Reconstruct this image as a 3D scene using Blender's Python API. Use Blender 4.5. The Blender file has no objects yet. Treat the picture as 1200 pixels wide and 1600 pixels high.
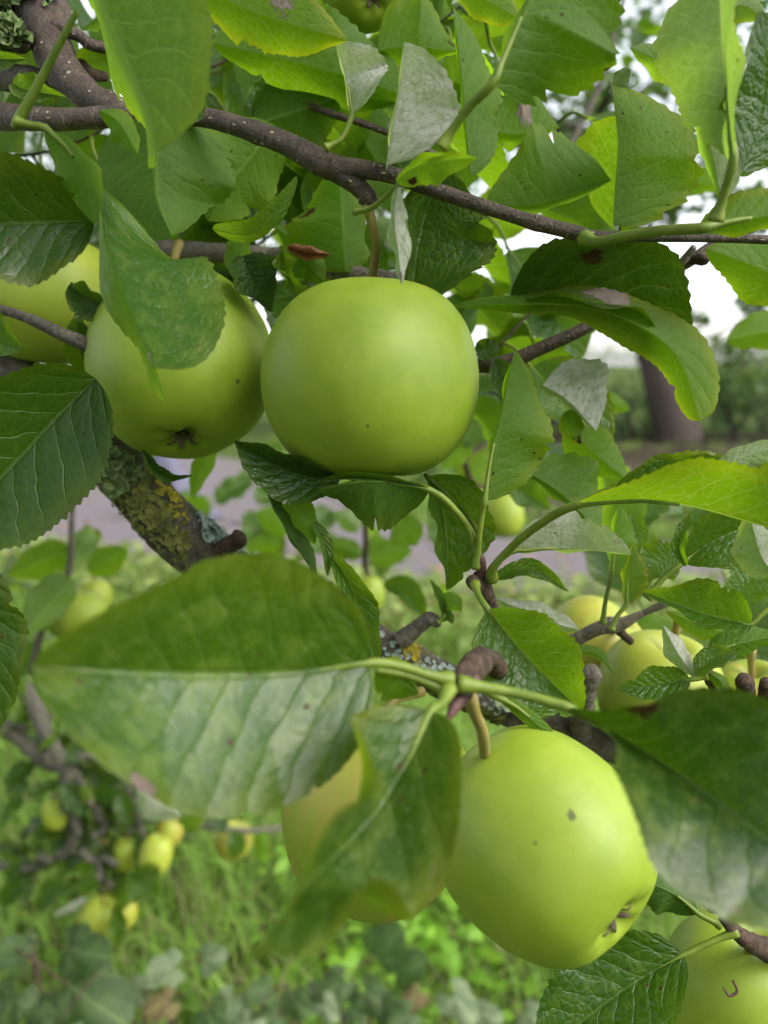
import bpy, bmesh, math, random
import numpy as np
from mathutils import Vector, Matrix, Quaternion, noise

random.seed(11)
RNG = np.random.default_rng(11)
sc = bpy.context.scene
C = sc.collection

# ---------------------------------------------------------------- camera
F = 1256.0                       # focal length in photo pixels (1200 x 1600)
CAM_Z = 1.4
PITCH = math.atan2(240, F)       # looking a little downwards
cam_d = bpy.data.cameras.new('camera')
cam = bpy.data.objects.new('camera', cam_d)
C.objects.link(cam)
cam.location = (0, 0, CAM_Z)
cam.rotation_euler = (math.pi / 2 - PITCH, 0, 0)
cam_d.sensor_fit = 'VERTICAL'
cam_d.sensor_height = 24.0
cam_d.lens = 24.0 * F / 1600.0
cam_d.clip_start = 0.01
cam_d.clip_end = 400
cam_d.dof.use_dof = True
cam_d.dof.focus_distance = 0.268
cam_d.dof.aperture_fstop = cam_d.lens / 3.2
cam_d.dof.aperture_blades = 0
sc.camera = cam

# ---------------------------------------------------------------- sky, sun, exposure
SUN_EL, SUN_ROT = math.radians(44), math.radians(118)
world = bpy.data.worlds.new('World')
sc.world = world
world.use_nodes = True
wn = world.node_tree
wn.nodes.clear()
sky_n = wn.nodes.new('ShaderNodeTexSky')
sky_n.sky_type = 'NISHITA'
sky_n.sun_disc = False
sky_n.sun_elevation = SUN_EL
sky_n.sun_rotation = SUN_ROT
sky_n.air_density = 1.0
sky_n.dust_density = 1.5
sky_n.ozone_density = 1.0
hs = wn.nodes.new('ShaderNodeHueSaturation')      # thin white cloud all over: little blue left
hs.inputs['Saturation'].default_value = 0.26
bg = wn.nodes.new('ShaderNodeBackground')
bg.inputs['Strength'].default_value = 0.15
wo = wn.nodes.new('ShaderNodeOutputWorld')
wn.links.new(sky_n.outputs[0], hs.inputs['Color'])
wn.links.new(hs.outputs[0], bg.inputs['Color'])
wn.links.new(bg.outputs[0], wo.inputs['Surface'])

sun_d = bpy.data.lights.new('sun', 'SUN')
sun_d.energy = 1.25
sun_d.angle = math.radians(38)
sun_d.color = (1.0, 0.95, 0.86)
sun = bpy.data.objects.new('sun', sun_d)
C.objects.link(sun)
to_sun = Vector((math.sin(SUN_ROT) * math.cos(SUN_EL), math.cos(SUN_ROT) * math.cos(SUN_EL), math.sin(SUN_EL)))
sun.rotation_euler = to_sun.to_track_quat('Z', 'Y').to_euler()
sun.location = (3, -3, 8)

vs = sc.view_settings
sc.display_settings.display_device = 'sRGB'
vs.view_transform = 'Standard'
vs.look = 'None'
vs.gamma = 1.0
vs.use_curve_mapping = False
vs.exposure = 1.52
cy = sc.cycles
cy.max_bounces = 8
cy.diffuse_bounces = 4
cy.glossy_bounces = 3
cy.transmission_bounces = 6
cy.transparent_max_bounces = 6
cy.caustics_reflective = False
cy.caustics_refractive = False
cy.use_denoising = True
cy.use_adaptive_sampling = True
cy.adaptive_threshold = 0.012

# ---------------------------------------------------------------- geometry helpers
SP, CP = math.sin(PITCH), math.cos(PITCH)
RIGHT, UP, FWD = Vector((1, 0, 0)), Vector((0, SP, CP)), Vector((0, CP, -SP))
EYE = Vector((0, 0, CAM_Z))

def P(px, py, d):
    """point seen at photo pixel px, py, d metres along the viewing axis"""
    return EYE + RIGHT * ((px - 600) / F * d) + UP * ((800 - py) / F * d) + FWD * d

def G(px, py, z=0.0):
    """ground point seen at a photo pixel"""
    v = RIGHT * ((px - 600) / F) + UP * ((800 - py) / F) + FWD
    return EYE + v * ((z - CAM_Z) / v.z)

def spline(pts, n):
    """Catmull-Rom through pts (tuples/vectors of any length), n+1 samples"""
    a = np.array([list(p) for p in pts], float)
    if len(a) == 2:
        t = np.linspace(0, 1, n + 1)[:, None]
        return a[0] * (1 - t) + a[1] * t
    a = np.vstack([2 * a[0] - a[1], a, 2 * a[-1] - a[-2]])
    m = len(a) - 3
    seg = np.linalg.norm(a[2:-1, :3] - a[1:-2, :3], axis=1)
    cum = np.concatenate([[0], np.cumsum(seg)]) / max(seg.sum(), 1e-9)
    out = []
    for t in np.linspace(0, 1, n + 1):
        k = min(int(np.searchsorted(cum, t, side='right')) - 1, m - 1)
        u = (t - cum[k]) / max(cum[k + 1] - cum[k], 1e-9)
        p0, p1, p2, p3 = a[k:k + 4]
        out.append(0.5 * ((2 * p1) + (-p0 + p2) * u + (2 * p0 - 5 * p1 + 4 * p2 - p3) * u * u + (-p0 + 3 * p1 - 3 * p2 + p3) * u ** 3))
    return np.array(out)

def mesh_obj(name, verts, faces, mat, parent=None, origin=None, uvs=None, smooth=True, mesh_only=False):
    """link ONE mesh object; verts are world positions, origin is where its pivot goes"""
    origin = Vector(origin) if origin is not None else Vector((0, 0, 0))
    me = bpy.data.meshes.new(name)
    V = np.asarray([list(v) for v in verts], float) if not isinstance(verts, np.ndarray) else verts
    me.from_pydata((V - np.array(origin)).tolist(), [], faces)
    if uvs is not None:
        lay = me.uv_layers.new(name='uv')
        li = np.empty(len(me.loops), int)
        me.loops.foreach_get('vertex_index', li)
        lay.data.foreach_set('uv', np.asarray(uvs, float)[li].ravel())
    if smooth:
        me.polygons.foreach_set('use_smooth', np.ones(len(me.polygons), bool))
    if mat:
        me.materials.append(mat)
    me.update()
    if mesh_only:
        return me
    o = bpy.data.objects.new(name, me)
    C.objects.link(o)
    put(o, origin, parent)
    return o

def world_of(o):
    v = Vector(o.location)
    while o.parent:
        o = o.parent
        v = v + Vector(o.location)
    return v

def put(o, origin, parent=None):
    """place an object; every parent here is unrotated, so offsets simply add"""
    if parent:
        o.parent = parent
        o.location = Vector(origin) - world_of(parent)
    else:
        o.location = origin

def empty(name, loc):
    o = bpy.data.objects.new(name, None)
    C.objects.link(o)
    o.location = loc
    o.empty_display_size = 0.05
    return o

def tag(o, label=None, cat=None, group=None, kind=None, **kw):
    if label: o['label'] = label
    if cat: o['category'] = cat
    if group: o['group'] = group
    if kind: o['kind'] = kind
    for k, v in kw.items(): o[k] = v
    return o

def tube(pts, radii, sides=10, n=None, rough=0.0, knots=(), seed=0, cap=True):
    """verts, faces, uvs of a tapered tube through world points"""
    n = n or max(6, 6 * (len(pts) - 1))
    q = spline([tuple(p) + (r,) for p, r in zip(pts, radii)], n)
    pos = [Vector(r[:3]) for r in q]
    rad = np.maximum(q[:, 3], 1e-5)
    V, Fc, UV = [], [], []
    nrm = None
    L = 0.0
    for i, p in enumerate(pos):
        t = (pos[min(i + 1, n)] - pos[max(i - 1, 0)]).normalized()
        if nrm is None:
            a = Vector((0, 0, 1)) if abs(t.z) < 0.9 else Vector((1, 0, 0))
            nrm = t.cross(a).normalized()
        else:
            nrm = (nrm - t * nrm.dot(t)).normalized()
        b = t.cross(nrm)
        if i: L += (p - pos[i - 1]).length
        r = rad[i]
        for k in knots:                          # rings and swellings along the shoot
            r *= 1 + k[2] * math.exp(-((i / n - k[0]) / k[1]) ** 2)
        for s in range(sides):
            an = 2 * math.pi * s / sides
            d = nrm * math.cos(an) + b * math.sin(an)
            rr = r
            if rough:
                rr *= 1 + rough * noise.noise((p + d * r) * (0.55 / max(r, 1e-4)) + Vector((seed, 0, 0))) \
                        + rough * 0.6 * noise.noise((p + d * r) * (1.6 / max(r, 1e-4)) + Vector((seed, 3, 0)))
            V.append(p + d * rr)
            UV.append((s / sides, L))
    for i in range(n):
        for s in range(sides):
            a, b2 = i * sides + s, i * sides + (s + 1) % sides
            Fc.append((a, b2, b2 + sides, a + sides))
    if cap:
        Fc.append(tuple(range(sides))[::-1])
        Fc.append(tuple(n * sides + s for s in range(sides)))
    return V, Fc, UV

# ---------------------------------------------------------------- node helpers
class NT:
    """tiny helper to write shader maths as calls"""
    def __init__(self, name):
        self.m = bpy.data.materials.new(name)
        self.m.use_nodes = True
        self.t = self.m.node_tree
        self.t.nodes.clear()
        self.out = self.t.nodes.new('ShaderNodeOutputMaterial')
    def n(self, kind, **kw):
        nd = self.t.nodes.new(kind)
        for k, v in kw.items(): setattr(nd, k, v)
        return nd
    def link(self, a, b): self.t.links.new(a, b)
    def setin(self, sock, v):
        if isinstance(v, bpy.types.NodeSocket): self.link(v, sock)
        elif v is not None:
            if isinstance(v, (tuple, list)) and len(v) == 3 and sock.type == 'RGBA': v = (*v, 1)
            sock.default_value = v
    def math(self, op, a, b=None, c=None, clamp=False):
        nd = self.n('ShaderNodeMath', operation=op, use_clamp=clamp)
        self.setin(nd.inputs[0], a)
        if b is not None: self.setin(nd.inputs[1], b)
        if c is not None: self.setin(nd.inputs[2], c)
        return nd.outputs[0]
    def add(s, a, b): return s.math('ADD', a, b)
    def sub(s, a, b): return s.math('SUBTRACT', a, b)
    def mul(s, a, b, clamp=False): return s.math('MULTIPLY', a, b, clamp=clamp)
    def step(self, x, a, b, lo=0.0, hi=1.0):
        nd = self.n('ShaderNodeMapRange', interpolation_type='SMOOTHSTEP')
        for k, v in zip(range(5), (x, a, b, lo, hi)): self.setin(nd.inputs[k], v)
        return nd.outputs[0]
    def mix(self, f, a, b, blend='MIX'):
        nd = self.n('ShaderNodeMix', data_type='RGBA', blend_type=blend)
        self.setin(nd.inputs[0], f); self.setin(nd.inputs[6], a); self.setin(nd.inputs[7], b)
        return nd.outputs[2]
    def noise(self, vec, scale, detail=3, rough=0.55, w=None):
        nd = self.n('ShaderNodeTexNoise', noise_dimensions='4D' if w is not None else '3D')
        self.setin(nd.inputs['Vector'], vec)
        nd.inputs['Scale'].default_value = scale
        nd.inputs['Detail'].default_value = detail
        nd.inputs['Roughness'].default_value = rough
        if w is not None: self.setin(nd.inputs['W'], w)
        return nd.outputs[0]
    def voro(self, vec, scale, feature='F1', rand=1.0):
        nd = self.n('ShaderNodeTexVoronoi', feature=feature)
        self.setin(nd.inputs['Vector'], vec)
        nd.inputs['Scale'].default_value = scale
        nd.inputs['Randomness'].default_value = rand
        return nd
    def attr(self, name):
        nd = self.n('ShaderNodeAttribute', attribute_type='OBJECT', attribute_name=name)
        return nd.outputs['Fac']
    def xyz(self, v):
        nd = self.n('ShaderNodeSeparateXYZ'); self.setin(nd.inputs[0], v)
        return nd.outputs
    def vec(self, x, y, z=0.0):
        nd = self.n('ShaderNodeCombineXYZ')
        for i, v in enumerate((x, y, z)): self.setin(nd.inputs[i], v)
        return nd.outputs[0]
    def bump(self, h, strength=0.3, dist=0.001, nrm=None):
        nd = self.n('ShaderNodeBump')
        nd.inputs['Strength'].default_value = strength
        nd.inputs['Distance'].default_value = dist
        self.setin(nd.inputs['Height'], h)
        if nrm is not None: self.link(nrm, nd.inputs['Normal'])
        return nd.outputs[0]
    def principled(self, col, rough=0.5, nrm=None, spec=0.5, **kw):
        nd = self.n('ShaderNodeBsdfPrincipled')
        self.setin(nd.inputs['Base Color'], col)
        self.setin(nd.inputs['Roughness'], rough)
        self.setin(nd.inputs['Specular IOR Level'], spec)
        for k, v in kw.items(): self.setin(nd.inputs[k.replace('_', ' ')], v)
        if nrm is not None: self.link(nrm, nd.inputs['Normal'])
        return nd.outputs[0]
    def mixsh(self, f, a, b):
        nd = self.n('ShaderNodeMixShader')
        self.setin(nd.inputs[0], f); self.link(a, nd.inputs[1]); self.link(b, nd.inputs[2])
        return nd.outputs[0]
    def done(self, sh):
        self.link(sh, self.out.inputs['Surface'])
        return self.m

def leaf_material():
    t = NT('apple_leaf')
    uvn = t.n('ShaderNodeUVMap', uv_map='uv').outputs[0]
    x = t.xyz(uvn)
    u, v = x[0], x[1]
    s = t.sub(t.mul(u, 2.0), 1.0)
    a = t.math('ABSOLUTE', s)
    rnd = t.n('ShaderNodeObjectInfo').outputs['Random']
    seed = t.mul(rnd, 37.0)
    asp = t.math('MAXIMUM', t.attr('asp'), 0.3)
    pos = t.vec(t.mul(u, asp), v, seed)
    wob = t.noise(pos, 5.0, 2)
    side = t.math('GREATER_THAN', s, 0.0)
    # side veins leave the midrib and curve towards the tip
    ph = t.sub(v, t.mul(t.math('POWER', a, 0.85), 0.24))
    ph = t.add(t.mul(ph, 8.5), t.add(t.mul(side, 0.42), t.mul(wob, 0.9)))
    ph = t.add(ph, t.mul(rnd, 3.0))
    fr = t.math('FRACT', ph)
    dv = t.math('ABSOLUTE', t.sub(fr, 0.5))
    vein = t.step(dv, 0.455, 0.495)
    vein = t.mul(vein, t.step(a, 1.0, 0.55))
    puff = t.mul(t.mul(fr, t.sub(1.0, fr)), 4.0)
    midr = t.step(a, 0.045, 0.02)
    net = t.voro(t.vec(t.mul(u, asp), v, seed), 17.0, 'DISTANCE_TO_EDGE').outputs['Distance']
    netl = t.step(net, 0.075, 0.0)
    net2 = t.voro(t.vec(t.mul(u, asp), v, seed), 46.0, 'DISTANCE_TO_EDGE').outputs['Distance']
    lines = t.math('MAXIMUM', t.math('MAXIMUM', vein, midr), t.mul(netl, 0.30))
    big = t.noise(pos, 2.6, 3)
    fine = t.noise(pos, 28.0, 4, 0.65)
    yel, pale, spot, dust = t.attr('yellow'), t.attr('pale'), t.attr('spots'), t.attr('dust')
    dark = t.attr('dark')
    # ageing: yellow along the margin, brown specks, one larger scorched patch
    edge = t.step(t.add(a, t.mul(t.sub(big, 0.5), 0.55)), 0.62, 1.05)
    tipf = t.step(t.add(v, t.mul(t.sub(big, 0.5), 0.5)), 0.8, 1.05)
    yl = t.mul(yel, t.add(0.12, t.add(t.mul(edge, 0.9), t.mul(tipf, 0.5))), clamp=True)
    vo = t.voro(t.vec(t.mul(u, asp), v, t.add(seed, 3.0)), 15.0)
    cell = t.xyz(vo.outputs['Color'])[0]
    sp = t.mul(t.step(vo.outputs['Distance'], 0.20, 0.10), t.math('GREATER_THAN', t.mul(spot, 0.42), cell))
    sp = t.mul(sp, t.step(fine, 0.32, 0.5))
    pu, pv, pr = t.attr('patch_u'), t.attr('patch_v'), t.attr('patch_r')
    dx, dy = t.mul(t.sub(u, pu), asp), t.sub(v, pv)
    dd = t.math('SQRT', t.add(t.mul(dx, dx), t.mul(dy, dy)))
    dd = t.add(dd, t.mul(t.sub(t.noise(pos, 9.0, 4, 0.75), 0.5), t.mul(pr, 3.2)))
    patch = t.mul(t.step(dd, pr, t.mul(pr, 0.6)), t.math('GREATER_THAN', pr, 0.001))
    rim = t.mul(t.step(t.add(a, t.mul(t.sub(t.noise(pos, 9.0, 3), 0.5), 0.5)), 0.98, 1.12), t.attr('burn'))
    scorch = t.math('MAXIMUM', t.math('MAXIMUM', sp, patch), rim)
    grey = t.attr('patch_grey')
    scol = t.mix(t.mul(grey, patch), t.mix(fine, (0.012, 0.006, 0.003), (0.10, 0.042, 0.014)), t.mix(fine, (0.16, 0.10, 0.085), (0.44, 0.38, 0.33)))
    # upper face
    top = t.mix(big, (0.010, 0.047, 0.001), (0.026, 0.092, 0.002))
    top = t.mix(dark, top, t.mix(big, (0.004, 0.024, 0.001), (0.010, 0.046, 0.002)))
    top = t.mix(t.mul(fine, 0.25), top, (0.06, 0.125, 0.008))
    top = t.mix(t.mul(lines, t.sub(0.40, t.mul(dark, 0.2))), top, (0.09, 0.17, 0.03))
    top = t.mix(yl, top, (0.25, 0.26, 0.010))
    dn = t.mul(dust, t.step(t.noise(pos, 9.0, 4, 0.6), 0.44, 0.64))  # dusty mottle that also paints in pale sky sheen
    top = t.mix(t.mul(dn, 0.50), top, (0.165, 0.225, 0.035))
    pm = t.mul(dust, t.step(t.noise(pos, 12.0, 3, 0.6, w=3.0), 0.66, 0.74))
    top = t.mix(t.mul(pm, 0.7), top, (0.16, 0.085, 0.095))
    fle = t.mul(dust, t.step(t.voro(pos, 60.0).outputs['Distance'], 0.26, 0.12))
    top = t.mix(t.mul(fle, 0.5), top, (0.36, 0.42, 0.22))
    top = t.mix(scorch, top, scol)
    # lower face: paler, matt, downy
    und = t.mix(big, (0.050, 0.115, 0.006), (0.085, 0.165, 0.010))
    und = t.mix(dark, und, (0.035, 0.085, 0.010))
    und = t.mix(t.mul(lines, 0.5), und, (0.16, 0.25, 0.05))
    und = t.mix(yl, und, (0.27, 0.27, 0.012))
    und = t.mix(t.mul(pale, t.step(t.add(big, t.mul(fine, 0.3)), 0.25, 0.75)), und, t.mix(t.step(t.noise(pos, 16.0, 5, 0.75), 0.3, 0.6), (0.32, 0.33, 0.25), (0.68, 0.65, 0.62)))
    und = t.mix(scorch, und, scol)
    back = t.n('ShaderNodeNewGeometry').outputs['Backfacing']
    col = t.mix(back, top, und)
    # light coming through
    trn = t.mix(big, (0.19, 0.42, 0.002), (0.34, 0.58, 0.004))
    trn = t.mix(dark, trn, (0.05, 0.15, 0.001))
    trn = t.mix(t.mul(t.sub(1.0, puff), 0.25), trn, (0.12, 0.28, 0.002))
    nd = t.sub(1.0, t.mul(dark, 0.75))
    trn = t.mix(t.mul(lines, t.mul(nd, 0.5)), trn, (0.60, 0.80, 0.14))
    trn = t.mix(t.mul(netl, t.mul(nd, 0.22)), trn, (0.50, 0.72, 0.08))
    trn = t.mix(t.mul(t.step(net2, 0.12, 0.0), t.mul(nd, 0.38)), trn, (0.42, 0.64, 0.03))
    trn = t.mix(t.mul(yl, t.sub(1.0, t.mul(dark, 0.6))), trn, (0.50, 0.48, 0.006))
    trn = t.mix(t.mul(pale, 0.55), trn, (0.34, 0.40, 0.16))
    trn = t.mix(scorch, trn, (0.035, 0.016, 0.004))
    rs_ = t.sub(1.0, t.attr('smooth'))
    h = t.add(t.mul(puff, t.add(0.25, t.mul(rs_, 0.25))), t.mul(rs_, t.add(t.mul(t.math('MINIMUM', net, 0.25), 1.5), t.mul(fine, 0.16))))
    h = t.sub(h, t.mul(t.math('MAXIMUM', midr, vein), 0.35))
    h = t.mul(h, t.sub(1.0, t.mul(back, 2.0)))
    h = t.mul(h, t.sub(1.0, t.mul(back, 0.62)))
    nrm = t.bump(h, 0.85, 0.0007)
    rough = t.add(t.mul(back, 0.25), t.add(0.31, t.mul(fine, 0.14)))
    rough = t.add(rough, t.add(t.mul(scorch, 0.25), t.mul(t.attr('smooth'), 0.05)))
    spec = t.sub(t.sub(0.60, t.mul(dark, 0.08)), t.mul(back, 0.26))
    refl = t.principled(col, rough, nrm, spec, Sheen_Weight=t.mul(pale, 0.2), Sheen_Roughness=0.5)
    tl = t.n('ShaderNodeBsdfTranslucent')
    t.link(trn, tl.inputs['Color']); 
    return t.done(t.mixsh(t.sub(0.54, t.mul(dark, 0.30)), refl, tl.outputs[0]))

def apple_material():
    t = NT('apple_skin')
    uvn = t.n('ShaderNodeUVMap', uv_map='uv').outputs[0]
    x = t.xyz(uvn)
    lat = x[1]
    rnd = t.n('ShaderNodeObjectInfo').outputs['Random']
    ob = t.n('ShaderNodeTexCoord').outputs['Object']
    off = t.n('ShaderNodeVectorMath', operation='ADD')
    t.link(ob, off.inputs[0]); t.link(t.vec(rnd, t.mul(rnd, 3.1), rnd), off.inputs[1])
    p = off.outputs[0]
    big = t.noise(p, 32.0, 3)
    med = t.noise(p, 130.0, 4, 0.6)
    yel = t.attr('yellow')
    c = t.mix(t.step(big, 0.3, 0.7), (0.160, 0.250, 0.010), (0.230, 0.315, 0.022))
    c = t.mix(t.mul(med, 0.42), c, (0.35, 0.43, 0.05))
    c = t.mix(yel, c, t.mix(big, (0.36, 0.40, 0.035), (0.48, 0.49, 0.075)))
    c = t.mix(t.mul(t.step(t.noise(p, 75.0, 5, 0.7), 0.45, 0.75), 0.42), c, (0.155, 0.26, 0.005))
    # meridian streaks, faint
    an = t.vec(t.mul(x[0], 38.0), t.mul(lat, 1.6), rnd)
    c = t.mix(t.mul(t.step(t.noise(an, 1.0, 3), 0.52, 0.75), 0.03), c, (0.42, 0.50, 0.05))
    # pale round the stalk and the eye
    c = t.mix(t.mul(t.step(lat, 0.10, 0.0), 0.45), c, (0.27, 0.29, 0.04))
    # lenticels and small dark specks
    v1 = t.voro(p, 290.0)
    k1 = t.xyz(v1.outputs['Color'])[0]
    dots = t.mul(t.step(v1.outputs['Distance'], 0.17, 0.06), t.math('GREATER_THAN', k1, 0.45))
    c = t.mix(t.mul(dots, 0.16), c, (0.40, 0.43, 0.14))
    v2 = t.voro(p, 105.0)
    k2 = t.xyz(v2.outputs['Color'])[1]
    specks = t.mul(t.step(v2.outputs['Distance'], t.mul(k2, 0.13), t.mul(k2, 0.05)), t.math('GREATER_THAN', t.mul(k2, t.add(0.6, t.mul(big, 0.6))), 0.42))
    c = t.mix(t.mul(specks, t.mul(k2, 0.75)), c, (0.07, 0.065, 0.01))
    v3 = t.voro(p, 21.0)
    k3 = t.xyz(v3.outputs['Color'])[2]
    br = t.mul(t.step(v3.outputs['Distance'], 0.062, 0.03), t.math('GREATER_THAN', k3, 0.72))
    c = t.mix(t.mul(br, 0.8), c, (0.06, 0.05, 0.012))
    bd = t.n('ShaderNodeVectorMath', operation='DISTANCE')
    t.link(ob, bd.inputs[0]); t.link(t.vec(t.attr('bruise_x'), t.attr('bruise_y'), t.attr('bruise_z')), bd.inputs[1])
    bruise = t.mul(t.step(t.add(bd.outputs['Value'], t.mul(t.sub(t.noise(p, 420.0, 3, 0.7), 0.5), t.mul(t.attr('bruise_r'), 1.8))), t.attr('bruise_r'), t.mul(t.attr('bruise_r'), 0.45)), t.math('GREATER_THAN', t.attr('bruised'), 0.5))
    c = t.mix(t.mul(bruise, 0.85), c, (0.045, 0.05, 0.008))
    rus = t.mul(t.attr('russet'), t.step(t.add(t.noise(an, 0.7, 4, 0.7), t.mul(big, 0.35)), 0.58, 0.78))
    c = t.mix(rus, c, (0.42, 0.24, 0.07))
    blush = t.mul(t.attr('blush'), t.step(big, 0.40, 0.66))
    c = t.mix(t.mul(blush, 0.65), c, (0.50, 0.25, 0.10))
    nrm = t.bump(t.add(med, t.mul(dots, 0.4)), 0.12, 0.0006)
    sh = t.principled(c, t.add(0.40, t.mul(med, 0.22)), nrm, 0.42, Subsurface_Weight=0.30, Subsurface_Scale=0.009,
                      Subsurface_Radius=(1.0, 1.0, 0.25), Coat_Weight=0.06, Coat_Roughness=0.5)
    return t.done(sh)

def bark_material(name, c1, c2, spots=0.0, spot_col=(0.5, 0.45, 0.36), moss=0.0, rough=0.75, rings=0.0, bump=0.8):
    t = NT(name)
    uvn = t.n('ShaderNodeUVMap', uv_map='uv').outputs[0]
    x = t.xyz(uvn)
    p = t.n('ShaderNodeTexCoord').outputs['Object']
    n1 = t.noise(p, 900.0, 5, 0.7)
    n2 = t.noise(p, 170.0, 5, 0.65)
    c = t.mix(t.step(n2, 0.3, 0.7), c1, c2)
    c = t.mix(t.step(n1, 0.42, 0.72), c, tuple(v * 0.35 for v in c1))
    h = t.add(t.mul(n1, 0.7), n2)
    if rings:
        rg = t.noise(t.vec(t.mul(x[0], 1.2), t.mul(x[1], 520.0), 0.0), 1.0, 3)
        rl = t.mul(t.step(rg, 0.60, 0.72), rings)
        c = t.mix(rl, c, spot_col)
        h = t.add(h, t.mul(rl, 0.6))
    if spots:
        vo = t.voro(t.vec(t.mul(x[0], 9.0), t.mul(x[1], 260.0), 0.0), 1.0)
        k = t.xyz(vo.outputs['Color'])[0]
        d = t.mul(t.step(vo.outputs['Distance'], 0.26, 0.14), t.math('GREATER_THAN', spots, k))
        c = t.mix(d, c, spot_col)
        h = t.add(h, t.mul(d, 1.2))
    if moss:
        m1 = t.noise(p, 120.0, 6, 0.75)
        c = t.mix(t.mul(t.step(m1, 0.54, 0.66), moss), c, t.mix(n1, (0.06, 0.075, 0.014), (0.26, 0.24, 0.03)))
        m2 = t.noise(p, 190.0, 5, 0.75, w=4.0)
        c = t.mix(t.mul(t.step(m2, 0.58, 0.66), moss), c, t.mix(n1, (0.24, 0.27, 0.22), (0.42, 0.44, 0.38)))
        m3 = t.noise(p, 85.0, 5, 0.75, w=9.0)
        c = t.mix(t.mul(t.step(m3, 0.66, 0.74), moss), c, (0.36, 0.27, 0.012))
        h = t.add(h, t.mul(m1, 2.0))
    return t.done(t.principled(c, rough, t.bump(h, bump, 0.0016), 0.4))

def plain_material(name, c1, c2, scale=60, rough=0.7, trans=None, island=0.0, bump=0.3, dist=0.001, spec=0.4, uvvein=False):
    """mottled material; trans = colour of light shining through"""
    t = NT(name)
    p = t.n('ShaderNodeTexCoord').outputs['Object']
    n1 = t.noise(p, scale, 4, 0.6)
    f = t.step(n1, 0.3, 0.7)
    if island:
        f = t.add(t.mul(f, 1 - island), t.mul(t.n('ShaderNodeNewGeometry').outputs['Random Per Island'], island))
    c = t.mix(f, c1, c2)
    if uvvein:
        x = t.xyz(t.n('ShaderNodeUVMap', uv_map='uv').outputs[0])
        ang = t.math('ARCTAN2', t.sub(x[0], 0.5), t.add(x[1], 0.12))
        ln = t.step(t.math('ABSOLUTE', t.sub(t.math('FRACT', t.mul(ang, 2.2)), 0.5)), 0.44, 0.5)
        c = t.mix(t.mul(ln, 0.4), c, tuple(min(1, v * 3) for v in c2))
    sh = t.principled(c, rough, t.bump(n1, bump, dist), spec)
    if trans:
        tl = t.n('ShaderNodeBsdfTranslucent')
        t.setin(tl.inputs['Color'], t.mix(f, tuple(v * 0.6 for v in trans), trans))
        sh = t.mixsh(0.42, sh, tl.outputs[0])
    return t.done(sh)

M_LEAF = leaf_material()
M_APPLE = apple_material()
M_PETIOLE = plain_material('green_stalk', (0.095, 0.15, 0.010), (0.165, 0.22, 0.025), 150, 0.5, bump=0.15)
M_STALK = plain_material('apple_stalk', (0.20, 0.17, 0.04), (0.32, 0.24, 0.09), 120, 0.55, bump=0.3)
M_TWIG = bark_material('young_bark', (0.050, 0.034, 0.026), (0.125, 0.085, 0.062), spots=0.42, spot_col=(0.44, 0.36, 0.26), rings=0.75, rough=0.42, bump=0.9)
M_LIMB = bark_material('old_bark', (0.085, 0.068, 0.054), (0.20, 0.17, 0.14), moss=0.8, rough=0.85, bump=1.0)
M_GREYTWIG = bark_material('grey_bark', (0.15, 0.125, 0.105), (0.30, 0.255, 0.22), moss=0.25, rings=0.4, spot_col=(0.36, 0.32, 0.27), rough=0.8)
M_SPUR = bark_material('spur_bark', (0.042, 0.024, 0.017), (0.13, 0.078, 0.052), rings=0.8, spot_col=(0.20, 0.13, 0.085), rough=0.8, bump=1.0)
M_BUD = plain_material('bud_scale', (0.055, 0.024, 0.022), (0.12, 0.055, 0.045), 160, 0.6)
M_CALYX = plain_material('dry_sepal', (0.045, 0.034, 0.018), (0.13, 0.10, 0.065), 300, 0.85)
M_DRY = plain_material('dry_leaf', (0.14, 0.062, 0.025), (0.27, 0.135, 0.06), 90, 0.7, trans=(0.30, 0.12, 0.04), bump=0.6)
M_LICHEN_GREY = plain_material('grey_lichen', (0.22, 0.29, 0.25), (0.44, 0.50, 0.45), 220, 0.95, bump=0.5)
M_LICHEN_YEL = plain_material('yellow_lichen', (0.28, 0.23, 0.015), (0.50, 0.40, 0.04), 220, 0.95, bump=0.5)
M_LICHEN_GRN = plain_material('green_lichen', (0.10, 0.16, 0.05), (0.26, 0.33, 0.14), 220, 0.95, bump=0.5)
M_MOSS = plain_material('olive_moss', (0.06, 0.075, 0.014), (0.20, 0.20, 0.05), 220, 0.95, bump=0.5)

# ---------------------------------------------------------------- leaf builders
def width_profile(t, p=0.42, a=0.62):
    t = np.clip(t, 0, 1)
    b = a * (1 - p) / p
    w = (t / p) ** a * ((1 - t) / (1 - p)) ** b
    return w

COLS = [1.0, 0.95, 0.86, 0.74, 0.6, 0.46, 0.32, 0.19, 0.09, 0.035]

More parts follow.
